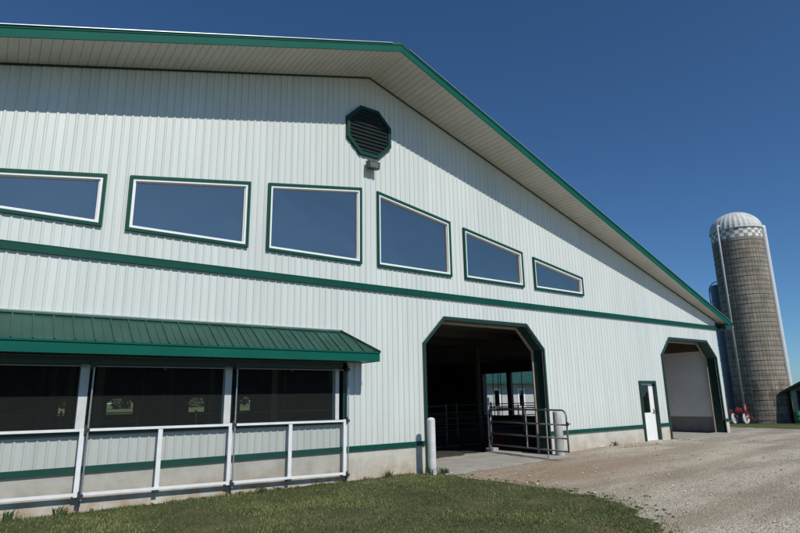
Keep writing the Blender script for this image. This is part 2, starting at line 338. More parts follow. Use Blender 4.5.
LAWN = [(1.35, -.42), (1.75, -.85), (1.62, -1.6), (1.62, -2.4), (1.7, -3.3), (1.62, -4.1), (1.5, -4.95), (1.05, -5.75), (.3, -6.5), (-.5, -7.2), (-1.6, -8.2), (-3.2, -9.2), (-5.5, -10.2), (-9, -11.5), (-14, -12), (-20, -12), (-20, -.02), (1.2, -.02)]
def inpoly(x, y, P=LAWN):
    c = False; n = len(P)
    for i in range(n):
        (xa, ya), (xb, yb) = P[i], P[i - 1]
        if (ya > y) != (yb > y) and x < (xb - xa) * (y - ya) / (yb - ya) + xa: c = not c
    return c
def lawn_edge(x, y): return inpoly(x + .22 * noise.noise(Vector((x * 2.3, y * 2.3, 7))) + .1 * noise.noise(Vector((x * 9, y * 9, 1))), y + .2 * noise.noise(Vector((x * 2.1, y * 2.1, 17))))
xs = list(np.arange(-20, 2.6, .08)); ys = list(np.arange(-12.5, -.02, .08)) + [-.03]
g = grid('lawn', xs, ys, lambda x, y: gz(x, y) + .006 + .01 * abs(noise.noise(Vector((x * 3, y * 3, 2)))), M['thatch'], keep=lawn_edge); tag(g, kind='structure')

# ------------------------------------------------------------------ grass blades
def grass():
    view = []
    N = 330000
    X = rng.uniform(-13.5, 2.3, N); Y = rng.uniform(-9.8, -.04, N)
    # keep density where the view (and a step aside) sees it
    d = np.hypot(X - CAMP.x, Y - CAMP.y); ang = np.degrees(np.arctan2(X - CAMP.x, Y - CAMP.y))
    k = (ang > -22) & (ang < 75) & (d > 3.3)
    X, Y, d = X[k], Y[k], d[k]
    V = []; 
    keep = []
    for i in range(len(X)):
        x, y = X[i], Y[i]
        q = noise.noise(Vector((x * .8, y * .8, 5))) + .6 * noise.noise(Vector((x * 3, y * 3, 9)))
        if not lawn_edge(x + .05, y + .03):
            # stragglers on the border
            if not (lawn_edge(x - .28, y + .1) and random.random() < .16): continue
        elif random.random() < .22 - .5 * q: continue
        if noise.noise(Vector((x * 1.1, y * 1.1, 31))) > .36 and random.random() < .75: continue
        keep.append((x, y, gz(x, y), q))
    n = len(keep); A = np.array(keep)
    h = (.02 + .012 * A[:, 3] + rng.uniform(0, .018, n)) * (1 + .8 * (rng.random(n) < .03) * 1.5); h = np.clip(h, .014, .1)
    h *= 1 + .5 * (A[:, 1] > -.3)
    th = rng.uniform(0, 2 * np.pi, n); w = rng.uniform(.003, .0065, n); lean = rng.uniform(.1, .9, n) * h; la = rng.uniform(0, 2 * np.pi, n)
    P = np.zeros((n, 5, 3)); cx, sx = np.cos(th) * w, np.sin(th) * w; lx, ly = np.cos(la) * lean, np.sin(la) * lean
    b = A[:, :3]
    P[:, 0] = b + np.stack([-cx, -sx, 0 * w], 1); P[:, 1] = b + np.stack([cx, sx, 0 * w], 1)
    P[:, 2] = b + np.stack([cx * .75 + lx * .35, sx * .75 + ly * .35, h * .6], 1); P[:, 3] = b + np.stack([-cx * .75 + lx * .35, -sx * .75 + ly * .35, h * .6], 1)
    P[:, 4] = b + np.stack([lx, ly, h], 1)
    me = bpy.data.meshes.new('grass_blades'); me.vertices.add(n * 5); me.vertices.foreach_set('co', P.reshape(-1))
    base = (np.arange(n) * 5)[:, None]
    li = np.concatenate([base + [0, 1, 2, 3], base + [3, 2, 4]], 1).reshape(-1)
    me.loops.add(n * 7); me.loops.foreach_set('vertex_index', li.astype(np.int32))
    me.polygons.add(n * 2); st = np.stack([np.arange(n) * 7, np.arange(n) * 7 + 4], 1).reshape(-1); me.polygons.foreach_set('loop_start', st.astype(np.int32))
    uu = rng.random(n) * .8 + .1 + .75 * A[:, 3]; mi = np.where(uu < .42, 0, np.where(uu < .8, 1, 2)); mi[rng.random(n) < .06] = 3; me.polygons.foreach_set('material_index', np.repeat(mi, 2).astype(np.int32))
    for c in ((.066, .098, .03), (.108, .142, .044), (.18, .2, .075), (.28, .24, .13)):
        m = bpy.data.materials.new('grass_blade'); m.use_nodes = True; p = m.node_tree.nodes['Principled BSDF']; p.inputs['Roughness'].default_value = .55; p.inputs['Specular IOR Level'].default_value = .3
        nn = m.node_tree.nodes.new('ShaderNodeTexNoise'); nn.inputs['Scale'].default_value = .6; nn.inputs['Detail'].default_value = 5
        tc = m.node_tree.nodes.new('ShaderNodeTexCoord'); m.node_tree.links.new(tc.outputs['Object'], nn.inputs[0])
        r = ramp(m.node_tree.nodes, m.node_tree.links, nn.outputs[0], [(.35, tuple(q * .75 for q in c)), (.65, tuple(q * 1.2 for q in c))]); m.node_tree.links.new(r.outputs[0], p.inputs['Base Color'])
        me.materials.append(m)
    me.update(calc_edges=True); me.validate()
    o = bpy.data.objects.new('lawn_grass', me); COL.objects.link(o); tag(o, 'short green lawn grass growing in front of the barn foundation', 'grass', kind='stuff')
grass()

# ------------------------------------------------------------------ loose stones
def stones():
    n = 15000; dist = rng.uniform(0, 1, n) ** 1.5
    pts = []
    while len(pts) < 20000:
        x = random.uniform(-2, 17); y = -random.random() * 10.5
        a = math.degrees(math.atan2(x - CAMP.x, y - CAMP.y)); d = math.hypot(x - CAMP.x, y - CAMP.y)
        if a < 20 or a > 92 or d < 4.5: continue
        if random.random() > (7 / d) ** 1.2: continue
        if lawn_edge(x, y) and random.random() > .02: continue
        if 1.55 < x < 6.1 and y > -.95: continue
        q = noise.noise(Vector((x * .7, y * .9, 11)))
        if random.random() > .5 + q: continue
        pts.append((x, y, random.uniform(.005, .012) * (1.8 if random.random() < .03 else 1)))
    for _ in range(420):      # small pile by the white door
        x = 10.2 + random.gauss(0, 1.0); y = -.55 + random.gauss(0, .16)
        if y < -.1: pts.append((x, y, random.uniform(.012, .035)))
    for _ in range(260):
        x, y = random.uniform(1.5, 15), -random.uniform(.5, 8.5)
        if not lawn_edge(x, y): pts.append((x, y, random.uniform(.016, .036)))
    mb = MB(); V = []; F = []; MI = []
    ico = [(0, 0, 1), (.89, 0, .2), (.2, .8, .3), (-.75, .5, .1), (-.7, -.6, .25), (.3, -.85, .1), (0, 0, -.6)]
    fc = [(0, 1, 2), (0, 2, 3), (0, 3, 4), (0, 4, 5), (0, 5, 1), (6, 2, 1), (6, 3, 2), (6, 4, 3), (6, 5, 4), (6, 1, 5)]
    for i, (x, y, r) in enumerate(pts):
        t = random.uniform(0, 6.28); c, s = math.cos(t), math.sin(t); a, b, e = random.uniform(.7, 1.3), random.uniform(.7, 1.2), random.uniform(.5, .9); z = gz(x, y) + r * .25; o = len(V)
        for (px, py, pz) in ico: px *= a * r; py *= b * r; V.append((x + px * c - py * s, y + px * s + py * c, z + pz * e * r))
        F += [tuple(k + o for k in f) for f in fc]; MI += [i % 3] * 10
    mb.v, mb.f, mb.m = V, F, MI
    o = mb.obj('loose_stones', [mat('limestone_chip', (.47, .43, .355), .9, var=(30, .25)), mat('brown_chip', (.33, .27, .21), .9, var=(30, .25)), mat('pale_chip', (.62, .58, .5), .9, var=(30, .2))])
    tag(o, 'loose crushed stones scattered over the gravel yard', 'gravel', kind='stuff')
stones()

# dark clods / dead weeds along gravel edge and foundation
def weeds():
    mb = MB()
    def tuft(x, y, h, n, mi):
        for _ in range(n):
            a = random.uniform(0, 6.28); l = random.uniform(.2, .9) * h; px, py = x + random.gauss(0, h * .25), y + random.gauss(0, h * .25); z = gz(px, py); w = random.uniform(.004, .009)
            q = random.uniform(.6, 1.1) * h; dx, dy = math.cos(a), math.sin(a)
            mb.add([(px - dy * w, py + dx * w, z), (px + dy * w, py - dx * w, z), (px + dx * l * .5 + dy * w, py + dy * l * .5 - dx * w, z + q * .7), (px + dx * l * .5 - dy * w, py + dy * l * .5 + dx * w, z + q * .7), (px + dx * l, py + dy * l, z + q)], [(0, 1, 2, 3), (3, 2, 4)], mi)
            if random.random() < .5:   # leaf
                lx, ly, lz = px + dx * l * .6, py + dy * l * .6, z + q * .6; s = random.uniform(.01, .024)
                mb.add([(lx, ly, lz), (lx + dx * s + dy * s * .6, ly + dy * s - dx * s * .6, lz + s * .4), (lx + dx * s * 2, ly + dy * s * 2, lz), (lx + dx * s - dy * s * .6, ly + dy * s + dx * s * .6, lz + s * .4)], [(0, 1, 2, 3)], mi)
    for _ in range(55):
        x = random.uniform(-12, 1.2); tuft(x, random.uniform(-.18, -.05), random.uniform(.03, .085), 9, random.choice((0, 1, 1)))
    for x, h in ((1.3, .2), (1.62, .17), (1.75, .12), (.35, .16), (-5.95, .16), (-6.6, .18), (-2.6, .15), (8.9, .14)): tuft(x, -.5 if 1.2 < x < 2 else -.16, h, 34, 0 if x < 8 else 1)
    for _ in range(55):
        t = random.random(); i = random.randrange(1, 9); a, b = LAWN[i], LAWN[i + 1]; x = a[0] + (b[0] - a[0]) * t + abs(random.gauss(0, .3)); y = a[1] + (b[1] - a[1]) * t + random.gauss(0, .15); tuft(x, y, random.uniform(.012, .035), 7, random.choice((0, 0, 1)))
    o = mb.obj('weeds', [mat('weed_green', (.06, .1, .03), .7, var=(5, .3)), mat('dry_weed', (.2, .15, .07), .85, var=(5, .3))]); tag(o, 'ragged green and dry weeds along the foundation and lawn edge', 'weeds', kind='stuff')
weeds()

# ------------------------------------------------------------------ BARN
SL, ZA, XE, DEP = .3115, 9.756, 16.8, 28.0
def roofz(x): return ZA - SL * abs(x)
def ovh(x): return max(.3, 1.42 - .064 * abs(x))
barn = thing('barn', 'large white metal barn with green trim, gable roof and row of slanted windows', 'barn')
def win(b, a, s):   # outer trim polygon, counter-clockwise in (x,z) seen from the front
    zt = lambda x: 6.696 - .164 * abs(x)
    P = [(s * b, 4.745), (s * a, 4.745), (s * a, zt(a)), (s * b, zt(b))]
    return P if s > 0 else P[::-1]
WINS = [win(.19, 2.57, 1), win(3.035, 5.38, 1), win(5.84, 8.19, 1), win(.25, 2.64, -1), win(3.04, 5.38, -1), win(5.765, 8.12, -1)]
D1 = [(1.607, -.5), (5.985, -.5), (5.985, 2.946), (5.327, 3.604), (2.265, 3.604), (1.607, 2.946)]
D2 = [(12.487, -.5), (16.397, -.5), (16.397, 2.987), (15.795, 3.589), (13.089, 3.589), (12.487, 2.987)]
MD = [(10.842, -.5), (11.763, -.5), (11.763, 2.04), (10.842, 2.04)]
CURT = [(-12.5, 1.2), (-.74, 1.2), (-.74, 2.42), (-12.5, 2.42)]
# ribbed sheet, 0.152 m pitch
PITCH = .152
pts = []; x = -XE
while x < XE: pts += [x + .096, x + .110, x + .130, x + .152]; x += PITCH
def ribs(x):
    t = (x + XE) % PITCH
    if t < .096 or t > .1519: return 0.
    if t < .11: return -.0155 * (t - .096) / .014
    if t < .13: return -.0155
    return -.0155 * (1 - (t - .13) / .022)
hw = [inset(w, .03) for w in WINS]
panel(-XE, XE, lambda x: .6, roofz, hw + [inset(D1, .01), inset(D2, .01), inset(MD, .01), CURT], ribs, pts).obj('wall_cladding', M['siding'], barn)
# foundation wall with doorway gaps
for a, b in ((-XE, 1.603), (5.989, 10.838), (11.767, 12.483), (16.401, XE)): MB().box(a, b, -.012, .3, -.6, .6).obj('foundation', M['concrete'], barn)
# trims
t = MB()
t.box(-XE - .01, XE + .02, -.062, -.003, 4.135, 4.275); t.box(-XE, XE, -.066, -.062, 4.262, 4.28); t.obj('belt_trim', M['green'], barn)
for a, b in ((-XE, 1.52), (6.07, 10.80), (11.80, 12.40), (16.48, XE + .01)): t = MB(); t.box(a, b, -.048, -.003, .552, .65); t.box(a, b, -.06, -.048, .552, .566); t.obj('base_trim', M['green'], barn)
t = MB()
for s in (-1, 1): t.add([(0, -.028, ZA - .045), (s * XE, -.028, roofz(XE) - .045), (s * XE, -.028, roofz(XE)), (0, -.028, ZA)], [(0, 1, 2, 3)])
t.obj('gable_trim', M['dgreen'], barn)
# door surrounds with deep green reveals
def surround(P, nm):
    o = inset(P, -.075); n = MB()
    n.ring(o[:], P, -.055, .0); q = [(x, z) for x, z in P]
    inn = inset(P, .012)
    for i in range(len(P)):
        j = (i + 1) % len(P)
        if i == 0: continue
        (xa, za), (xb, zb) = P[i], P[j]
        n.add([(xa, -.05, za), (xb, -.05, zb), (xb, .32, zb), (xa, .32, za)], [(0, 1, 2, 3)])
    return n.obj(nm, M['dgreen'], barn)
surround(D1, 'door_surround'); surround(D2, 'door_surround')
for P in (D1, D2):   # pale inner track edge
    n = MB(); n.ring(inset(P, -.01), inset(P, .07), .322, .36); n.obj('door_track', M['track'], barn)
# small white entry door
md = part('entry_door', barn, (0, 0, 0))
n = MB(); n.ring(inset(MD, -.04), inset(MD, .05), -.055, .12); n.obj('door_frame', M['dgreen'], md)
L0, L1, B0, B1 = 10.9, 11.7, .12, 1.985
n = MB(); g0, g1, gz0, gz1 = 10.93, 11.44, 1.02, 1.95
n.ring([(L0, B0), (L1, B0), (L1, B1), (L0, B1)], [(g0, gz0), (g1, gz0), (g1, gz1), (g0, gz1)], .045, .09); n.obj('door_leaf', M['vinyl'], md)
n = MB(); n.box(g0, g1, .06, .075, gz0, gz1); n.obj('door_glass', M['doorglass'], md)
n = MB(); n.tube([(11.62, .045, 1.05), (11.62, -.01, 1.05)], .012); n.tube([(11.62, -.01, 1.05), (11.52, -.012, 1.05)], .011); n.box(11.595, 11.645, .036, .045, .97, 1.13); n.obj('door_handle', M['dark'], md)
n = MB(); n.box(10.8, 11.8, -.06, .2, -.1, .118); n.obj('door_sill', M['concrete'], md)
# windows
for P in WINS:
    w = part('window', barn)
    n = MB(); n.ring(P, inset(P, .06), -.062, -.002); n.obj('window_trim', M['green'], w)
    n = MB(); i0 = inset(P, .058); i1 = inset(P, .102); n.ring(i0, i1, -.045, .06); n.ring(inset(P, .1), inset(P, .118), -.008, .05); n.obj('window_frame', M['vinyl'], w)
    n = MB(); n.prism(inset(P, .11), .03, .042); n.obj('pane', M['glass'], w)
# octagonal louvre vent
v = part('gable_vent', barn); c0 = (-.03, 8.185)
octo = lambda r: [(c0[0] + r * math.cos(math.radians(22.5 + 45 * i)), c0[1] + r * math.sin(math.radians(22.5 + 45 * i))) for i in range(8)]
n = MB(); n.ring(octo(.71), octo(.615), -.08, -.0); n.obj('vent_frame', M['ventgreen'], v)
n = MB(); n.prism(octo(.61), -.03, -.022); n.obj('vent_back', M['dark'], v)
n = MB()
for i in range(11):
    z = c0[1] - .5 + i * .1; hwid = min(.595, .598 * (1 + math.sqrt(2)) * .4142 * 1.0) ; dz = abs(z - c0[1]); R = .6; ap = R * math.cos(math.pi / 8); side = R * math.sin(math.pi / 8)
    hx = ap if dz <= side else ap - (dz - side)
    if hx > .05: n.add([(c0[0] - hx, -.072, z - .025), (c0[0] + hx, -.072, z - .025), (c0[0] + hx, -.034, z + .03), (c0[0] - hx, -.034, z + .03), (c0[0] - hx, -.072, z - .035), (c0[0] + hx, -.072, z - .035), (c0[0] + hx, -.034, z + .02), (c0[0] - hx, -.034, z + .02)], [(0, 1, 2, 3), (7, 6, 5, 4), (0, 4, 5, 1)])
n.obj('louvre_slats', M['slat'], v)
# roof with prow overhang; soffit with real grooves
EX = 17.55
def roof_side(s):
    n = MB(); xs = np.linspace(0, EX, 9)
    for a, b in zip(xs[:-1], xs[1:]):
        T = .21
        va = [(s * a, -ovh(a) - .012, roofz(a) + T), (s * b, -ovh(b) - .012, roofz(b) + T), (s * b, DEP + .6, roofz(b) + T), (s * a, DEP + .6, roofz(a) + T)]
        vb = [(x, y, z - .03) for x, y, z in va]; n.add(va + vb, [(0, 1, 2, 3), (7, 6, 5, 4), (0, 4, 5, 1), (2, 6, 7, 3), (1, 5, 6, 2)])
    k = .5                                             # standing ribs on the roof
    while k < DEP: n.bar((s * .0, k, ZA + .22), (s * EX, k, roofz(EX) + .22), .03, .03); k += .6
    return n
r_ = MB()
for s in (-1, 1):
    q = roof_side(s); r_.add(q.v, q.f)
r_.bar((0, -1.2, ZA + .215), (0, DEP + .6, ZA + .215), .2, .02)
r_.obj('roof', M['awning'], barn)
sf = MB()
for s in (-1, 1):
    x = 0.; k = 0
    while x < EX - .001:
        b = min(x + .15, EX)
        g = .009
        segs = [(x, b - .014, 0), (b - .014, b, g)]
        for xa, xb, dz in segs:
            if xb <= xa: continue
            ya, yb = -ovh(xa) + .0, -ovh(xb) + .0
            sf.add([(s * xa, ya, roofz(xa) + dz), (s * xb, yb, roofz(xb) + dz), (s * xb, .0, roofz(xb) + dz), (s * xa, .0, roofz(xa) + dz)], [(0, 1, 2, 3)])
            if dz: 
                for xc, y in ((xa, ya), (xb, yb)): sf.add([(s * xc, y, roofz(xc)), (s * xc, y, roofz(xc) + g), (s * xc, 0, roofz(xc) + g), (s * xc, 0, roofz(xc))], [(0, 1, 2, 3)])
        x = b
    sf.add([(s * XE, 0, roofz(XE)), (s * EX, 0, roofz(EX)), (s * EX, DEP, roofz(EX)), (s * XE, DEP, roofz(XE))], [(0, 1, 2, 3)])
sf.obj('soffit', M['soffit'], barn)
for s in (-1, 1):                                       # rake fascia in lengths, with a lap joint
    n = MB(); A, B = (0, EX)
    xs = [0, 3.1, 6.2, 9.3, 12.4, 15.5, EX]
    for i, (a, b) in enumerate(zip(xs[:-1], xs[1:])):
        o = .003 * (i % 2)
        ya, yb = -ovh(a) - o, -ovh(b) - o; za, zb = roofz(a) - .025, roofz(b) - .025
        for (y_, h0, h1, th) in ((0, 0, .2, .02), (-.012, .165, .205, .02)):
            n.add([(s * a, ya + y_, za + h0), (s * b, yb + y_, zb + h0), (s * b, yb + y_, zb + h1), (s * a, ya + y_, za + h1),
                   (s * a, ya + y_ + th, za + h0), (s * b, yb + y_ + th, zb + h0), (s * b, yb + y_ + th, zb + h1), (s * a, ya + y_ + th, za + h1)],
                  [(0, 1, 2, 3), (7, 6, 5, 4), (0, 4, 5, 1), (3, 2, 6, 7), (1, 5, 6, 2), (0, 3, 7, 4)])
    n.box(min(s * EX, s * (EX + .02)), max(s * EX, s * (EX + .02)), -.32, DEP + .6, roofz(EX) - .02, roofz(EX) + .2)
    n.obj('rake_fascia', M['fascia'], barn)
    n = MB()
    a, b = .25, EX
    y0, y1 = -ovh(a) - .034, -ovh(b) - .034
    n.add([(s * a, y0, roofz(a) + .183), (s * b, y1, roofz(b) + .183), (s * b, y1, roofz(b) + .197), (s * a, y0, roofz(a) + .197),
           (s * a, y0 + .03, roofz(a) + .207), (s * b, y1 + .03, roofz(b) + .207)], [(0, 1, 2, 3), (3, 2, 5, 4)])
    n.obj('drip_edge', M['silver'], barn)
    n = MB(); xa, xb = sorted((s * (XE + .22), s * (EX - .004))); n.box(xa, xb, -.315, DEP + .5, 4.14, roofz(EX) + .02); n.box(min(s * (XE + .03), s * (XE + .22)), max(s * (XE + .03), s * (XE + .22)), -.2, DEP, 4.16, 4.19); n.obj('eave_box', M['dgreen'], barn)
    n = MB(); xx = s * (EX + .075)                      # eave gutter
    n.bar((xx, -.33, roofz(EX) + .1), (xx, DEP + .6, roofz(EX) + .1), .11, .12); n.obj('gutter', M['green'], barn)

# side and rear walls (outer) and interior liner
OPEN_S = [(9.15, .55), (13.45, .55), (13.45, 2.96), (9.15, 2.96)]        # side curtain opening, (y,z)
RW = [(-3.2, .5), (-.18, 1.5), (4.45, 1.05), (7.75, .75), (15.0, .5)]
BW = [[(x - w / 2, .98), (x + w / 2, .98), (x + w / 2, 1.62), (x + w / 2 - .19 * w, 1.9), (x - w / 2 + .19 * w, 1.9), (x - w / 2, 1.62)] for x, w in RW]
def sidewall(x, name, m, holes, z0, z1):
    q = panel(0.0 if x > XE - .01 or x < -XE + .01 else .3, DEP, lambda a: z0, lambda a: z1, holes)
    q.v = [(x, vx, vz) for vx, vy, vz in q.v]; return q.obj(name, m, barn)
def gr(x0, x1, z0, z1, ty=None): pass
q = sidewall(XE, 'side_wall', M['siding'], [OPEN_S], -.8, roofz(XE)); sidewall(-XE, 'side_wall', M['siding'], [], -.8, roofz(XE))
# liner of east side wall: concrete base, white sheet, timber plate
XI = 16.55
OI = OPEN_S
q = panel(.3, DEP, lambda a: -.2, lambda a: .7, [OI]); q.v = [(XI, a, c) for a, b, c in q.v]; q.obj('liner_base', M['greyconc'], barn)
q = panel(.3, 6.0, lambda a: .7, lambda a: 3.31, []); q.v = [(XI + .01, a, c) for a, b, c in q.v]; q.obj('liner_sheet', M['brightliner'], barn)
q = panel(6.0, DEP, lambda a: .7, lambda a: 3.31, [OI]); q.v = [(XI + .01, a, c) for a, b, c in q.v]; q.obj('liner_sheet', M['darkliner'], barn)  # same wall deeper in, its sheet coloured dark for the interior shade
n = MB(); n.box(XI - .04, XI + .02, .3, DEP, 3.31, 3.72); n.obj('wall_plate', M['wood'], barn)
n = MB()
for (y0, y1, z0, z1) in ((9.11, 9.21, .5, 3.0), (13.38, 13.5, .5, 3.0)): n.box(XI - .03, XE + .04, y0, y1, z0, z1)
n.box(XI - .03, XE + .04, 9.11, 13.5, 2.93, 3.02); n.box(XI - .03, XE + .04, 9.11, 13.5, .5, .6); n.box(XI, XI + .16, 11.2, 11.5, .55, 2.96)
for y in (9.75, 10.55, 12.15, 12.35, 12.75): n.box(XE - .05, XE - .02, y, y + .035, .6, 2.95)
n.box(XE - .05, XE - .02, 9.2, 13.4, 1.0, 1.04)
n.obj('side_opening_frame', M['dark'], barn)
# rear wall
q = panel(-XE, XE, lambda a: -.6, roofz, BW); q.v = [(a, DEP, c) for a, b, c in q.v]; q.obj('rear_wall', M['siding'], barn)
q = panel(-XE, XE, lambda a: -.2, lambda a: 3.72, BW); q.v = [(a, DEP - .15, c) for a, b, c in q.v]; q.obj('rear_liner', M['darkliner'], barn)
# inner face of the gable wall
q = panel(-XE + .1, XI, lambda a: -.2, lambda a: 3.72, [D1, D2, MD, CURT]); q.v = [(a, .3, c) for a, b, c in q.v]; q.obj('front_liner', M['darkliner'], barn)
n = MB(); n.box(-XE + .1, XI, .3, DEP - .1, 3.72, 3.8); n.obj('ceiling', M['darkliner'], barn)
n = MB()
for y in np.arange(2.4, DEP, 2.4): n.box(-XE + .1, XI - .05, y, y + .07, 3.5, 3.72)
n.obj('ceiling_joists', M['darkliner'], barn)
n = MB(); n.box(-XE + .1, XI, .35, DEP - .1, -.4, -.05); n.obj('floor', M['barnfloor'], barn)
for x in (-9.6, -4.8, 0, 8.6):
    for y in (5.5, 11.5, 17.5, 23.5): MB().box(x, x + .18, y, y + .18, -.06, 3.72).obj('interior_post', M['wood'], barn)
n = MB(); n.box(12.2, 16.5, .3, 5.5, -.3, .09); n.obj('bay_floor', M['apron'], barn)

# ----- curtain opening with framed screens
ch = part('curtain_opening', barn)
n = MB(); n.box(-12.5, -.65, -.05, .3, 2.3, 2.43); n.box(-.75, -.645, -.05, .3, 1.17, 2.43); n.obj('opening_trim', M['dgreen'], ch)
for xa, xb in ((-10.8, -10.66), (-8.3, -8.16), (-5.84, -5.705), (-3.365, -3.235), (-.93, -.84)): n = MB(); n.box(xa, xb, -.035, .1, 1.2, 2.3); n.obj('opening_post', M['whitepipe'], ch)
n = MB(); n.box(-12.5, -.75, -.01, .3, 1.185, 1.215); n.box(-12.5, -.745, -.05, -.01, 1.13, 1.222); n.obj('opening_sill', M['dgreen'], ch)
n = MB(); n.add([(-12.5, -.045, 1.22), (-.83, -.045, 1.22), (-.83, -.045, 2.3), (-12.5, -.045, 2.3)], [(0, 1, 2, 3)])
n.obj('screen_mesh', M['screen'], ch)
def railz(x, z): return z
zt_r = lambda x: 1.235 - .0067 * (x + 6.85)
zb_r = lambda x: .25 - .0215 * (x + 6.73)
for (a, b) in ((-8.22, -5.775), (-5.665, -3.29), (-3.175, -.79)):
    fr = part('screen_frame', barn); Y = -.13; m_ = (a + b) / 2 - .035
    n = MB(); n.bar((a, Y, zt_r(a)), (b + .08, Y, zt_r(b)), .045, .042); n.bar((a, Y, zb_r(a)), (b + .08, Y, zb_r(b)), .045, .045)
    n.bar((m_, Y + .006, zb_r(m_) + .02), (m_, Y + .006, zt_r(m_) - .02), .075, .04, up=(0, 1, 0)); n.obj('frame_rail', M['whitepipe'], fr)
    n = MB(); n.box(b, b + .07, Y - .022, Y + .033, zb_r(b) - .04, zt_r(b) + .03); n.obj('frame_post', M['whitepipe'], fr)
    n = MB(); n.tube([(b + .115, Y - .02, zb_r(b) - .1), (b + .115, Y - .02, 2.3)], .015); n.tube([(a, Y - .01, 2.27), (b, Y - .01, 2.27)], .014); n.obj('lift_pipe', M['galv'], fr)
    n = MB(); n.add([(a, Y + .03, zb_r(a)), (b, Y + .03, zb_r(b)), (b, Y + .03, zt_r(b)), (a, Y + .03, zt_r(a))], [(0, 1, 2, 3)]); n.obj('lower_mesh', M['screen'], fr)
    for z in (zb_r(b) - .03, zt_r(b), 2.28): n = MB(); n.box(b + .07, b + .14, Y - .045, -.02, z - .03, z + .03); n.box(b + .06, b + .09, Y - .056, Y - .045, z - .07, z + .08); n.obj('bracket', M['dark'], fr)
    n = MB(); n.box(m_ - .04, m_ + .04, Y - .03, -.01, zb_r(m_) - .06, zb_r(m_) - .025); n.obj('bracket', M['dark'], fr)
    n = MB(); n.bar((b + .1, -.1, zb_r(b) - .05), (b + .1, -.1, -.1), .035, .02); n.obj('bracket', M['dark'], fr)
    n = MB(); n.bar((m_, -.12, 2.3), (m_, -.12, 2.22), .04, .05); n.obj('bracket', M['dark'], fr)

# ----- awning over the screens (part of the barn)
aw = part('awning', barn)
xL, xR0, xR1 = -13.0, -.22, -.79; yF, zF, zB = -.745, 2.635, 3.135
n = MB()
n.add([(xL, yF, zF), (xR0, yF, zF), (xR1, 0, zB), (xL, 0, zB)], [(0, 1, 2, 3)]); n.add([(xR0, yF, zF), (xR0, 0, zF), (xR1, 0, zB)], [(0, 1, 2)])
sl = math.hypot(yF, zB - zF)
x = -.79 - .25
k = -.35
while k > xL:
    top = min(1, max(0, (xR0 - k) / (xR0 - xR1))) if k > xR1 else 1
    y1, z1 = yF * (1 - top), zF + (zB - zF) * top
    n.bar((k, yF - .004, zF + .008), (k, y1 - .006, z1 + .006), .022, .026, up=(0, -.56, .83)); k -= .285
    # minor rib
    kk = k + .1425
    if kk < xR1: n.bar((kk, yF - .004, zF + .002), (kk, -.006, zB), .012, .01, up=(0, -.56, .83))
n.bar((xR0, yF, zF + .012), (xR1, -.01, zB + .012), .09, .02, up=(.5, -.3, .8)); n.bar((xL, -.04, zB - .005), (xR1 - .03, -.04, zB - .005), .12, .02, up=(0, -.56, .83))
n.obj('awning_roof', M['awning'], aw)
n = MB(); n.box(xL, xR1 + .02, -.035, -.004, zB + .012, zB + .03); n.obj('wall_flashing', M['silver'], aw)
n = MB(); n.box(xL, xR0 - .01, yF + .01, yF + .035, 2.43, 2.625); n.box(xR0 - .036, xR0 - .01, yF + .035, -.0, 2.43, 2.625)
n.box(xL, xR0 + .0, yF - .008, yF + .01, 2.605, 2.633)
n.obj('awning_fascia', M['fascia'], aw)
n = MB(); n.add([(xL, yF + .03, 2.445), (xR0 - .03, yF + .03, 2.445), (xR0 - .03, -.001, 2.445), (xL, -.001, 2.445)], [(0, 1, 2, 3)]); n.obj('awning_soffit', M['dgreen'], aw)

# ----- floodlight under the vent
t = thing('floodlight', 'small grey floodlight on the white wall just below the octagonal vent', 'wall light', (0.0, -.02, 7.27))
n = MB(); n.box(-.06, .06, -.03, .0, -.02, .12); n.bar((0, -.02, .05), (0, -.12, .04), .04, .04); n.obj('mount', M['dark'], t)
n = MB(); up = [(-.15, -.06, .1), (.15, -.06, .1), (.16, -.22, .07), (-.16, -.22, .07), (-.15, -.06, -.09), (.15, -.06, -.09), (.16, -.2, -.11), (-.16, -.2, -.11)]
n.add(up, [(0, 1, 2, 3), (7, 6, 5, 4), (0, 4, 5, 1), (3, 7, 4, 0), (1, 5, 6, 2), (2, 6, 7, 3)]); n.obj('housing', M['dark'], t)
n = MB(); n.add([(-.12, -.222, .045), (.12, -.222, .045), (.12, -.208, -.085), (-.12, -.208, -.085)], [(3, 2, 1, 0)]); n.obj('lens', M['lens'], t)

# ------------------------------------------------------------------ apron slab at the doorway
def ap_keep(x, y):
    e = -.72 + .25 * noise.noise(Vector((x * 1.3, 2, 4))) + .1 * noise.noise(Vector((x * 6, 2, 4))) - .12 * math.sin((x - 1.6) / 4.4 * 3.1)
    return y > e and 1.6 < x < 5.99 and y < 1.9 + .3 * noise.noise(Vector((x * 2, 9, 4)))
o = grid('concrete_apron', list(np.arange(1.61, 6.0, .06)), list(np.arange(-1.3, 2.6, .06)), lambda x, y: gz(x, y if y < 0 else -.01) + .012 if y > -.45 else gz(x, y) + .012 * (y + 1.0) / .55 , M['apron'], keep=ap_keep); tag(o, kind='structure')
n = MB(); n.add([(12.4, -.7, .125), (16.5, -.8, .125), (16.45, .35, .125), (12.5, .35, .125), (12.4, -.7, -.1), (16.5, -.8, -.1), (16.45, .35, -.1), (12.5, .35, -.1)], [(0, 1, 2, 3), (0, 4, 5, 1), (1, 5, 6, 2), (3, 7, 4, 0)]); o = n.obj('door_slab', M['apron']); tag(o, kind='structure')

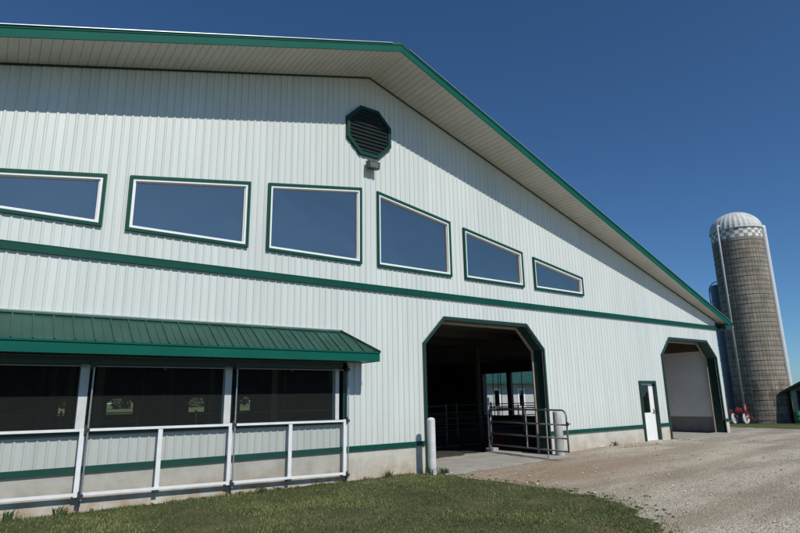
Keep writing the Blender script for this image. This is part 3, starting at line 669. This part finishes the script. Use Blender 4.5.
# ------------------------------------------------------------------ bollards
def bollard(x, y, h, r, label, smooth=False):
    t = thing('bollard', label, 'bollard', (x, y, gz(x, y) - .03), 0, 'bollards at the open doorway')
    prof = []; z = 0
    while z < h: prof += [(r - .006, z), (r, z + .01), (r - .001, z + .018), (r - .006, z + .026)]; z += .032
    if smooth: prof = [(r, 0), (r - .002, h * .5)]; z = h
    prof += [(r - .006, z), (r - .02, z + .03), (r - .06, z + .045), (.001, z + .05)]
    n = MB(); n.lathe(prof, 28); n.obj('sleeve', M['bollard_grey'] if smooth else M['bollard'], t, smooth=True)
    n = MB(); n.lathe([(r - .012, -.05), (r + .012, -.05), (r + .012, .03), (r - .01, .035)], 28); n.obj('collar', M['apron'], t)
bollard(1.37, -.46, 1.22, .095, 'pale ribbed bollard left of the open doorway, on the lawn corner')
bollard(5.93, -.42, 1.17, .125, 'pale smooth bollard right of the open doorway, behind the pipe gate', True)

# ------------------------------------------------------------------ pipe gate
A, B = Vector((5.6, 1.92, 0)), Vector((5.12, -1.36, 0)); L_ = (B - A).length
t = thing('pipe_gate', 'rusty brown pipe gate swung open in the big doorway', 'gate', A, math.atan2((B - A).y, (B - A).x))
zb, zt_ = .24, 1.27
n = MB(); arc = [(L_ - .16 + .16 * math.sin(a), 0, zt_ - .16 + .16 * math.cos(a)) for a in np.linspace(0, math.pi / 2, 7)]
n.tube([(.06, 0, zt_)] + arc + [(L_, 0, zb)], .024, 10); n.tube([(L_ + .01, 0, zb), (.06, 0, zb)], .022, 10); n.tube([(.06, 0, zb), (.06, 0, zt_)], .024, 10); n.obj('gate_frame', M['steel'], t, smooth=True)
for z in (.56, .9): n = MB(); n.tube([(.06, 0, z), (L_, 0, z)], .021, 8); n.obj('rail', M['steel'], t, smooth=True)
for x in (1.72,): n = MB(); n.bar((x, 0, zb), (x, 0, zt_), .045, .012); n.obj('upright', M['steel'], t)
n = MB(); n.bar((2.5, .04, -.02), (2.5, .04, zt_ + .04), .03, .03); n.obj('drop_rod', M['galv'], t)
n = MB(); n.tube([(-.03, 0, .0), (-.03, 0, 1.62)], .045, 12); n.obj('hinge_post', M['galv'], t)
for z in (.42, 1.08): n = MB(); n.tube([(-.03, 0, z), (.07, 0, z)], .018); n.box(.02, .09, -.03, .03, z - .05, z + .05); n.obj('hinge', M['dark'], t)
n = MB(); n.tube([(L_, 0, .92), (L_ + .12, .02, .93)], .012); n.box(L_ - .02, L_ + .05, -.02, .02, .88, .97); n.obj('latch', M['dark'], t)
o = MB().box(5.47, 5.8, 1.78, 2.02, -.06, .13).obj('concrete_block', M['apron'], bevel=.02); tag(o, 'pale concrete block at the foot of the gate hinge post', 'block')

# ------------------------------------------------------------------ pens inside
def pen(x0, x1, y, label, h=1.35):
    t = thing('pen_fence', label, 'fence', (x0, y, -.05), 0, 'pipe pens inside the barn')
    n = MB()
    for z in (.3, .55, .8, 1.05, h): n.tube([(0, 0, z), (x1 - x0, 0, z)], .025, 6)
    n.obj('rails', M['steel'], t); x = 0
    while x <= x1 - x0 + .01: n = MB(); n.tube([(x, 0, 0), (x, 0, h + .1)], .04, 8); n.obj('post', M['steel'], t); x += (x1 - x0) / max(1, round((x1 - x0) / 2.4))
pen(-2, 7.6, 6.3, 'row of pipe pen rails deep in the dark doorway'); pen(7.8, 16.3, 8.3, 'pipe pen rails in front of the bright side opening inside the barn'); pen(-14.6, -2.4, 12.2, 'row of pipe pen rails in the dim barn behind the screens')
n = MB()
for i in range(7): x = 2.2 + i * .9 + random.uniform(-.2, .2); n.add([(x + .5 * math.cos(a) * random.uniform(.7, 1.1), 4.9 + .22 * math.sin(a) * random.uniform(.7, 1.1), -.043) for a in np.linspace(0, 6.28, 11)[:-1]], [tuple(range(10))])
o = n.obj('straw', M['straw']); tag(o, 'pale straw scattered on the dark barn floor inside the doorway', 'straw', kind='stuff')
n = MB(); n.add([(0, 0, .0), (.9, 0, 0), (.9, .5, 0), (0, .5, 0), (-.1, -.08, .5), (1.0, -.08, .5), (1.0, .58, .5), (-.1, .58, .5), (-.04, -.03, .5), (.94, -.03, .5), (.94, .53, .5), (-.04, .53, .5), (.04, .04, .06), (.86, .04, .06), (.86, .46, .06), (.04, .46, .06)],
               [(0, 3, 2, 1), (0, 1, 5, 4), (1, 2, 6, 5), (2, 3, 7, 6), (3, 0, 4, 7), (4, 5, 9, 8), (5, 6, 10, 9), (6, 7, 11, 10), (7, 4, 8, 11), (8, 9, 13, 12), (9, 10, 14, 13), (10, 11, 15, 14), (11, 8, 12, 15), (12, 13, 14, 15)])
o = n.obj('feed_trough', mat('red_plastic', (.3, .03, .03), .5, var=(6, .2))); o.location = (7.2, 3.5, -.05); o.scale = (.7, .7, .7); tag(o, 'dark red feed trough on the barn floor seen through the gate', 'trough')

# ------------------------------------------------------------------ yard building seen through the side opening
yb = thing('white_outbuilding', 'low white outbuilding with green roof seen through the dark doorway', 'building', (24.5, 24, 0))
WN = [(3.9, .62), (6.95, .62)]
H2 = [[(x - w / 2, .75), (x + w / 2, .75), (x + w / 2, 2.15), (x - w / 2, 2.15)] for x, w in WN]
panel(0, 16, lambda a: -.5, lambda a: 3.05, H2, lambda x: 0).obj('wall', M['outwall'], yb)
n = MB(); n.add([(0, 0, -.5), (0, 8, -.5), (0, 8, 3.05), (0, 4, 4.3), (0, 0, 3.05), (16, 0, -.5), (16, 8, -.5), (16, 8, 3.05), (16, 4, 4.3), (16, 0, 3.05)], [(0, 4, 3, 2, 1), (5, 6, 7, 8, 9), (1, 2, 7, 6)]); n.obj('rear_walls', M['siding'], yb)
n = MB(); n.add([(-.5, -.95, 2.85), (16.5, -.95, 2.85), (16.5, 4, 4.45), (-.5, 4, 4.45), (-.5, 8.9, 2.85), (16.5, 8.9, 2.85)], [(0, 1, 2, 3), (3, 2, 5, 4)]); n.box(-.5, 16.5, -.97, -.94, 2.68, 2.86); n.add([(-.5, -.95, 2.7), (16.5, -.95, 2.7), (16.5, 0, 2.95), (-.5, 0, 2.95)], [(3, 2, 1, 0)]); n.obj('roof', M['awning'], yb)
for P in H2:
    w = part('window', yb); n = MB(); n.ring(inset(P, -.14), inset(P, .02), -.05, .0); n.obj('window_frame', M['vinyl'], w); n = MB(); n.prism(inset(P, .01), .03, .04); n.obj('pane', M['doorglass'], w)
n = MB(); n.box(0, 16, .3, .35, -.5, 3); n.obj('inner_wall', M['dark'], yb)
t = thing('paddock_fence', 'dark board fence in the yard before the white outbuilding', 'fence', (20.5, 20.6, -.1)); n = MB()
for z in (.12, .82, .98): n.bar((0, 0, z), (16, 0, z), .03, .09)
n.obj('board', M['dark'], t)
for i in range(8): n = MB(); n.box(i * 2.28 - .04, i * 2.28 + .04, .02, .1, 0, 1.1); n.obj('post', M['dark'], t)

# ------------------------------------------------------------------ silos
def pol(az, d): a = math.radians(az); return (CAMP.x + d * math.sin(a), CAMP.y + d * math.cos(a))
def stave_mat():
    m = bpy.data.materials.new('concrete_staves'); m.use_nodes = True; nt = m.node_tree; N = nt.nodes; L = nt.links; p = N['Principled BSDF']; p.inputs['Roughness'].default_value = .9
    tc = N.new('ShaderNodeTexCoord'); sx = N.new('ShaderNodeSeparateXYZ'); L.new(tc.outputs['Object'], sx.inputs[0])
    at = N.new('ShaderNodeMath'); at.operation = 'ARCTAN2'; L.new(sx.outputs[1], at.inputs[0]); L.new(sx.outputs[0], at.inputs[1])
    sc = N.new('ShaderNodeMath'); sc.operation = 'MULTIPLY'; sc.inputs[1].default_value = 1.95; L.new(at.outputs[0], sc.inputs[0])
    cb = N.new('ShaderNodeCombineXYZ'); L.new(sx.outputs[2], cb.inputs[0]); L.new(sc.outputs[0], cb.inputs[1])
    br = N.new('ShaderNodeTexBrick'); L.new(cb.outputs[0], br.inputs[0]); br.inputs['Scale'].default_value = 1; br.inputs['Brick Width'].default_value = .76; br.inputs['Row Height'].default_value = .255
    br.inputs['Mortar Size'].default_value = .02; br.inputs['Mortar Smooth'].default_value = .3; br.inputs['Color1'].default_value = (.25, .22, .175, 1); br.inputs['Color2'].default_value = (.31, .275, .22, 1); br.inputs['Mortar'].default_value = (.15, .13, .105, 1)
    n = N.new('ShaderNodeTexNoise'); n.inputs['Scale'].default_value = .9; n.inputs['Detail'].default_value = 9; n.inputs['Roughness'].default_value = .68
    mp = N.new('ShaderNodeMapping'); mp.inputs['Scale'].default_value = (1, 1, .4); L.new(tc.outputs['Object'], mp.inputs[0]); L.new(mp.outputs[0], n.inputs[0])
    r = N.new('ShaderNodeMapRange'); r.inputs['From Min'].default_value = .32; r.inputs['From Max'].default_value = .68; r.inputs['To Min'].default_value = .62; r.inputs['To Max'].default_value = 1.25; L.new(n.outputs[0], r.inputs[0])
    s2 = N.new('ShaderNodeVectorMath'); s2.operation = 'SCALE'; L.new(br.outputs[0], s2.inputs[0]); L.new(r.outputs[0], s2.inputs['Scale'])
    # tide stains: each hoop leaves a dark line and a paler course below
    w = N.new('ShaderNodeTexWave'); w.bands_direction = 'Z'; w.inputs['Scale'].default_value = .42; w.inputs['Distortion'].default_value = 1.2; w.inputs['Detail'].default_value = 3; L.new(tc.outputs['Object'], w.inputs[0])
    wn = N.new('ShaderNodeMath'); wn.operation = 'MULTIPLY_ADD'; wn.inputs[1].default_value = .16; L.new(n.outputs[0], wn.inputs[0]); L.new(sx.outputs[2], wn.inputs[2])
    wd = N.new('ShaderNodeMath'); wd.operation = 'DIVIDE'; wd.inputs[1].default_value = .76; L.new(wn.outputs[0], wd.inputs[0]); wf = N.new('ShaderNodeMath'); wf.operation = 'FRACT'; L.new(wd.outputs[0], wf.inputs[0])
    r2 = N.new('ShaderNodeValToRGB'); e_ = r2.color_ramp.elements; e_[0].position = 0; e_[0].color = (.66, .66, .66, 1); e_[1].position = 1; e_[1].color = (1.0, 1.0, 1.0, 1); q_ = e_.new(.3); q_.color = (.88, .88, .88, 1); q_ = e_.new(.55); q_.color = (1.14, 1.14, 1.1, 1); L.new(wf.outputs[0], r2.inputs[0])
    s3 = N.new('ShaderNodeVectorMath'); s3.operation = 'SCALE'; L.new(s2.outputs[0], s3.inputs[0]); L.new(r2.outputs[0], s3.inputs['Scale'])
    # ragged dark patches, spreading towards the foot
    n7 = N.new('ShaderNodeTexNoise'); n7.inputs['Scale'].default_value = .8; n7.inputs['Detail'].default_value = 6; L.new(mp.outputs[0], n7.inputs[0])
    zr = N.new('ShaderNodeMapRange'); zr.inputs['From Min'].default_value = 6; zr.inputs['From Max'].default_value = 0; zr.inputs['To Min'].default_value = -.12; zr.inputs['To Max'].default_value = .2; L.new(sx.outputs[2], zr.inputs[0])
    ad = N.new('ShaderNodeMath'); L.new(n7.outputs[0], ad.inputs[0]); L.new(zr.outputs[0], ad.inputs[1])
    th = N.new('ShaderNodeMapRange'); th.inputs['From Min'].default_value = .56; th.inputs['From Max'].default_value = .62; th.inputs['To Min'].default_value = 1; th.inputs['To Max'].default_value = .5; L.new(ad.outputs[0], th.inputs[0])
    s4 = N.new('ShaderNodeVectorMath'); s4.operation = 'SCALE'; L.new(s3.outputs[0], s4.inputs[0]); L.new(th.outputs[0], s4.inputs['Scale']); L.new(s4.outputs[0], p.inputs['Base Color'])
    b = N.new('ShaderNodeBump'); b.inputs['Strength'].default_value = .8; b.inputs['Distance'].default_value = .03; L.new(br.outputs['Fac'], b.inputs['Height']); b.invert = True; L.new(b.outputs[0], p.inputs['Normal'])
    return m
sx_, sy_ = pol(68.02, 55); SZ = gz(sx_, sy_) - .1; R0 = 1.94
silo = thing('concrete_silo', 'tall grey concrete stave silo with silver dome and white chute', 'silo', (sx_, sy_, SZ)); HB = 14.2 - SZ; HT = 15.02 - SZ
n = MB(); n.lathe([(R0, -.5), (R0, HB)], 64); n.obj('stave_wall', stave_mat(), silo, smooth=True)
n = MB(); z = .4
while z < HB:
    n.lathe([(R0 + .002, z - .02), (R0 + .025, z - .012), (R0 + .025, z + .012), (R0 + .002, z + .02)], 48); z += .76
n.obj('hoops', mat('rusty_hoop_rod', (.12, .105, .09), .6, .4, var=(10, .25)), silo)
n = MB(); K = 38
for row in range(3):
    for k in range(K):
        a0, a1 = 2 * math.pi * k / K, 2 * math.pi * (k + 1) / K; z0 = HB + row * (HT - HB) / 3; z1 = HB + (row + 1) * (HT - HB) / 3; r = R0 + .004
        vs = []
        for z in (z0, z1):
            for q in range(3): a = a0 + (a1 - a0) * q / 2; vs.append((r * math.cos(a), r * math.sin(a), z))
        n.add(vs, [(0, 1, 4, 3), (1, 2, 5, 4)], (k + row) % 2)
n.obj('checker_band', [mat('checker_white', (.72, .72, .7), .6, var=(6, .15)), mat('checker_grey', (.29, .285, .27), .8, var=(6, .2))], silo)
def dome_mat():
    m = mat('dome_sheet', (.6, .6, .58), .6, .0, spec=.3, var=(1.6, .22, (1, 1, .3)), var2=(9, .18, (1, 1, .25))); return m
n = MB(); K = 64; rows = 9; H = 1.75
vs = []
for i in range(rows + 1):
    t_ = i / rows * math.pi / 2
    for k in range(K): a = 2 * math.pi * k / K; rr = (R0 + .05) * math.cos(t_) * (1.022 if k % 2 == 0 else 1) + .001; vs.append((rr * math.cos(a), rr * math.sin(a), HT + H * math.sin(t_)))
n.add(vs, [(i * K + k, i * K + (k + 1) % K, (i + 1) * K + (k + 1) % K, (i + 1) * K + k) for i in range(rows) for k in range(K)]); n.obj('dome', dome_mat(), silo)
n = MB(); n.lathe([(R0 + .01, HT - .04), (R0 + .08, HT - .02), (R0 + .08, HT + .03), (R0 + .02, HT + .05)], 64); n.obj('rim', M['galv'], silo)
toc = math.atan2(CAMP.y - sy_, CAMP.x - sx_)                 # direction to the camera side
aR = toc + math.radians(80)
n = MB(); c_ = (R0 * math.cos(aR) * 1.03, R0 * math.sin(aR) * 1.03); n.lathe([(.22, 2.0), (.22, HT + .05), (.18, HT + .18), (.01, HT + .24)], 18, c_)
n.obj('chute', mat('white_chute', (.62, .63, .63), .4, var=(4, .08)), silo, smooth=False)
aP = toc - math.radians(35.0); px_, py_ = (R0 + .3) * math.cos(aP), (R0 + .3) * math.sin(aP)
n = MB(); n.tube([(px_ * .8, py_ * .8, HT + .35), (px_ * .95, py_ * .95, HT + .4), (px_, py_, HT + .2), (px_, py_, 1.6)], .085, 10); n.obj('fill_pipe', mat('pale_pipe', (.46, .47, .48), .5, .1, var=(3, .15)), silo, smooth=True)
n = MB(); n.tube([(px_, py_, 1.6), (px_, py_, .9), (px_ * 1.08, py_ * 1.08, .5)], .12, 10); n.obj('pipe_foot', M['red'], silo, smooth=True)
for z in np.arange(2.5, HT, 2.6): n = MB(); n.bar((px_, py_, z), (px_ * .85, py_ * .85, z), .05, .05); n.obj('pipe_bracket', M['galv'], silo)
# blue silo behind
bx_, by_ = pol(66.75, 62); BZ = gz(bx_, by_) - .1
bs = thing('blue_silo', 'narrow dark blue steel silo tucked behind the concrete silo', 'silo', (bx_, by_, BZ)); HB2 = 62 * math.tan(math.radians(9.1)) + 1.15 - BZ
n = MB(); pr = []
z = 0
while z < HB2: pr += [(1.5, z), (1.5, z + 1.3), (1.53, z + 1.31), (1.53, z + 1.39)]; z += 1.4
pr += [(1.52, HB2), (1.2, HB2 + .35), (.5, HB2 + .6), (.01, HB2 + .66)]; n.lathe(pr, 40); n.obj('tank', M['bluesilo'], bs, smooth=False)
ta = math.atan2(CAMP.y - by_, CAMP.x - bx_); aL = ta - math.radians(88)
n = MB(); lx, ly = 1.6 * math.cos(aL), 1.6 * math.sin(aL); ex, ey = -math.cos(aL), -math.sin(aL)
n.tube([(lx, ly, 2), (lx, ly, HB2 + .1)] + [(lx + ex * (.75 - .75 * math.cos(a)), ly + ey * (.75 - .75 * math.cos(a)), HB2 + .1 + .95 * math.sin(a)) for a in np.linspace(.2, 2.6, 9)], .05, 8)
ox, oy = .3 * math.cos(aL + 1.57), .3 * math.sin(aL + 1.57); n.tube([(lx + ox, ly + oy, 2), (lx + ox, ly + oy, HB2 + .3)], .04, 6)
for z in np.arange(2.2, HB2 + .2, .45): n.tube([(lx, ly, z), (lx + ox, ly + oy, z)], .02, 5)
n.obj('ladder_cage', mat('dark_blue_pipe', (.06, .08, .12), .5, .3, var=(5, .2)), bs)

# ------------------------------------------------------------------ red farm implement
ix, iy = pol(66.2, 49); t = thing('farm_implement', 'red farm tedder with two white wheels parked by the silo foot', 'farm machine', (ix, iy, gz(ix, iy)), math.radians(-66.2 + 90 - 90)); t.scale = (.82, .82, .82)
for x in (-.42, .46):
    w = part('wheel', t, (x, -.1 if x < 0 else .05, .47)); w.rotation_euler.z = math.radians(58)
    n = MB(); ring = []
    for j in range(20):
        a = 2 * math.pi * j / 20
        for q in range(8): b = 2 * math.pi * q / 8; rr = .4 + .09 * math.cos(b); ring.append((rr * math.cos(a), .08 * math.sin(b), rr * math.sin(a)))
    n.add(ring, [(j * 8 + q, j * 8 + (q + 1) % 8, ((j + 1) % 20) * 8 + (q + 1) % 8, ((j + 1) % 20) * 8 + q) for j in range(20) for q in range(8)]); n.obj('tyre', M['wheelrim'], w, smooth=True)
    n = MB(); n.prism([(.33 * math.cos(a), .33 * math.sin(a)) for a in np.linspace(0, 6.283, 17)[:-1]], -.03, .03); n.prism([(.09 * math.cos(a), .09 * math.sin(a)) for a in np.linspace(0, 6.283, 9)[:-1]], -.08, .08); n.obj('rim', M['wheelrim'], w)
n = MB(); n.bar((-.9, 0, .5), (.8, 0, .5), .09, .09); n.bar((-.3, 0, .5), (-.15, -.4, 1.25), .08, .08); n.bar((.3, 0, .5), (.15, -.4, 1.2), .08, .08); n.bar((-.8, 0, .5), (-.5, .1, 1.15), .07, .07); n.bar((.75, 0, .45), (.45, 0, 1.15), .07, .07); n.bar((-.5, .1, 1.12), (.5, 0, 1.12), .07, .07); n.obj('frame', M['red'], t)
n = MB(); n.prism([(-.35, 1.05), (.1, 1.0), (.25, 1.3), (-.2, 1.42)], -.25, .2); n.prism([(-.85, .85), (-.6, .8), (-.5, 1.2), (-.75, 1.25)], -.2, .15); n.prism([(.35, .9), (.7, .85), (.6, 1.2), (.4, 1.25)], -.2, .15); n.obj('guard', M['red'], t, bevel=.03)
n = MB()
for k in range(9): a = k * .7; n.tube([(.95 - .05, 0, .6), (.95 + .3 * math.cos(a), -.05, .6 + .5 * math.sin(a))], .012, 5)
n.obj('tines', M['red'], t)

# ------------------------------------------------------------------ open shed at the right
shx, shy = 43.2, 7.3; shz = gz(shx, shy)
t = thing('open_shed', 'dark open fronted farm shed with a gable roof right of the silo', 'shed', (shx, shy, shz))
WW, DD, EV, RG = 7.0, 7.0, 2.45, 4.25        # gable faces west; width runs to -y
pm = mat('pale_post', (.3, .34, .33), .6, var=(6, .2))
for y in (-.2, -WW + .2): MB().box(-.0, .28, y - .14, y + .14, -.3, EV).obj('post', pm, t)
n = MB(); n.add([(0.02, 0, EV), (0.02, -WW, EV), (0.02, -WW / 2, RG), (0.1, 0, EV), (0.1, -WW, EV), (0.1, -WW / 2, RG)], [(0, 1, 2), (5, 4, 3), (0, 3, 4, 1)]); n.obj('gable_panel', M['shedside'], t)
n = MB(); n.box(.1, DD, -.12, -.04, -.3, EV); n.box(.1, DD, -WW + .04, -WW + .12, -.3, EV); n.box(DD - .1, DD, -WW, 0, -.3, EV + .1); n.obj('wall', M['darkliner'], t)  # inner walls coloured near-black to stand for the shed's shade
n = MB()
for s in (0, 1):
    y0 = .55 if s == 0 else -WW - .55; sl_ = (RG - EV) / (WW / 2); z0 = EV - sl_ * .55
    a = [(-.55, y0, z0 + .02), (DD + .4, y0, z0 + .02), (DD + .4, -WW / 2, RG + .02), (-.55, -WW / 2, RG + .02)]; n.add(a + [(x, y, z + .16) for x, y, z in a], [(0, 1, 2, 3), (7, 6, 5, 4), (0, 4, 5, 1), (0, 3, 7, 4), (1, 5, 6, 2)])
n.obj('roof', M['shedroof'], t)
bxx, byy = pol(70.35, 51.5)
t = thing('drum', 'green plastic drum standing in the open shed entrance', 'barrel', (bxx, byy, gz(bxx, byy)))
n = MB(); n.lathe([(.29, 0), (.3, .03), (.3, .3), (.315, .32), (.3, .34), (.3, .6), (.315, .62), (.3, .64), (.3, .88), (.28, .92), (.001, .92)], 24); n.obj('shell', M['barrel'], t, smooth=True)
n = MB(); n.tube([(.15, 0, .92), (.15, 0, .95)], .03); n.obj('bung', M['dark'], t)

# ------------------------------------------------------------------ trees north of the barn (seen through the rear windows)
def tree(x, y, h, label, seed):
    rd = random.Random(seed); t = thing('tree', label, 'tree', (x, y, gz(x, y)), 0, 'trees beyond the barn')
    n = MB(); n.tube([(0, 0, 0), (.1, 0, h * .3), (.05, .1, h * .7)], .3, 8, r2=.1)
    for i in range(6): a = rd.uniform(0, 6.28); z = h * rd.uniform(.25, .5); n.tube([(.08, 0, z), (math.cos(a) * h * .2, math.sin(a) * h * .2, z + h * .25)], .1, 6, r2=.03)
    n.obj('trunk', M['bark'], t); n = MB(); cl = [(rd.gauss(0, h * .26), rd.gauss(0, h * .2), h * rd.uniform(.14, .9), h * rd.uniform(.12, .2)) for _ in range(18)]
    for _ in range(3000):
        cx, cy, cz, r = rd.choice(cl); v = Vector((rd.gauss(0, 1), rd.gauss(0, 1), rd.gauss(0, 1))).normalized() * r * rd.uniform(.6, 1.1); p = Vector((cx, cy, cz)) + v; a = Vector((rd.gauss(0, 1), rd.gauss(0, 1), rd.gauss(0, 1))).normalized() * .45; b = a.cross(Vector((rd.gauss(0, 1), rd.gauss(0, 1), rd.gauss(0, 1)))).normalized() * .34
        n.add([p - a, p + b, p + a, p - b], [(0, 1, 2, 3)])
    n.obj('crown', M['leaf'], t)
tl = ['broad leafy tree seen through the left rear barn window', 'tall leafy tree seen through the middle rear barn window', 'rounded leafy tree seen through a rear window near the second post', 'leafy tree far behind the rear windows of the third screen bay', 'tree beyond the rearmost right barn window', 'smaller leafy tree just right of the left rear window tree', 'tree standing close beside the rounded one beyond the barn', 'low bushy tree to the right of the tall middle window tree']
for i, (x, y, h) in enumerate(((19.5, 250, 11), (36.5, 246, 10), (69, 252, 11), (92.5, 245, 10), (141, 250, 10), (24, 258, 11), (75, 256, 9), (44, 253, 12))): tree(x, y, h, tl[i], i + 3)

# ------------------------------------------------------------------ light, sky, camera
trav = Vector((-.05, 1, -.95)).normalized(); el = math.asin(-trav.z)
sd = bpy.data.lights.new('sun', 'SUN'); sd.energy = 3.9; sd.angle = math.radians(.55); sd.color = (1, .955, .88)
so = bpy.data.objects.new('sun', sd); COL.objects.link(so); so.rotation_euler = trav.to_track_quat('-Z', 'Y').to_euler(); so.location = (0, -30, 30)
w = bpy.data.worlds.new('World'); SC.world = w; w.use_nodes = True; N = w.node_tree.nodes; L = w.node_tree.links
sky = N.new('ShaderNodeTexSky'); sky.sky_type = 'NISHITA'; sky.sun_disc = False; sky.sun_elevation = el; sky.sun_rotation = math.atan2(-trav.x, -trav.y)
sky.altitude = 300; sky.air_density = .8; sky.dust_density = .3; sky.ozone_density = 2.5
tint = N.new('ShaderNodeVectorMath'); tint.operation = 'MULTIPLY'; tint.inputs[1].default_value = (.62, .96, 1.22)
L.new(sky.outputs[0], tint.inputs[0]); L.new(tint.outputs[0], N['Background'].inputs[0]); N['Background'].inputs[1].default_value = .076
cd = bpy.data.cameras.new('camera'); cam = bpy.data.objects.new('camera', cd); COL.objects.link(cam); SC.camera = cam
r = Vector((.80947, -.58692, -.01712)); u = Vector((-.11994, -.19381, .97368)); f = Vector((.57479, .78611, .22728))
mt = Matrix((r, u, -f)).transposed().to_4x4(); mt.translation = CAMP; cam.matrix_world = mt
cd.sensor_width = 36; cd.lens = 562.52 / 800 * 36; cd.clip_end = 4000; cd.clip_start = .1
SC.render.engine = 'CYCLES'
SC.cycles.use_denoising = True; SC.cycles.max_bounces = 8; SC.cycles.transparent_max_bounces = 12
SC.view_settings.view_transform = 'Standard'; SC.view_settings.look = 'None'; SC.view_settings.exposure = 0; SC.view_settings.gamma = 1
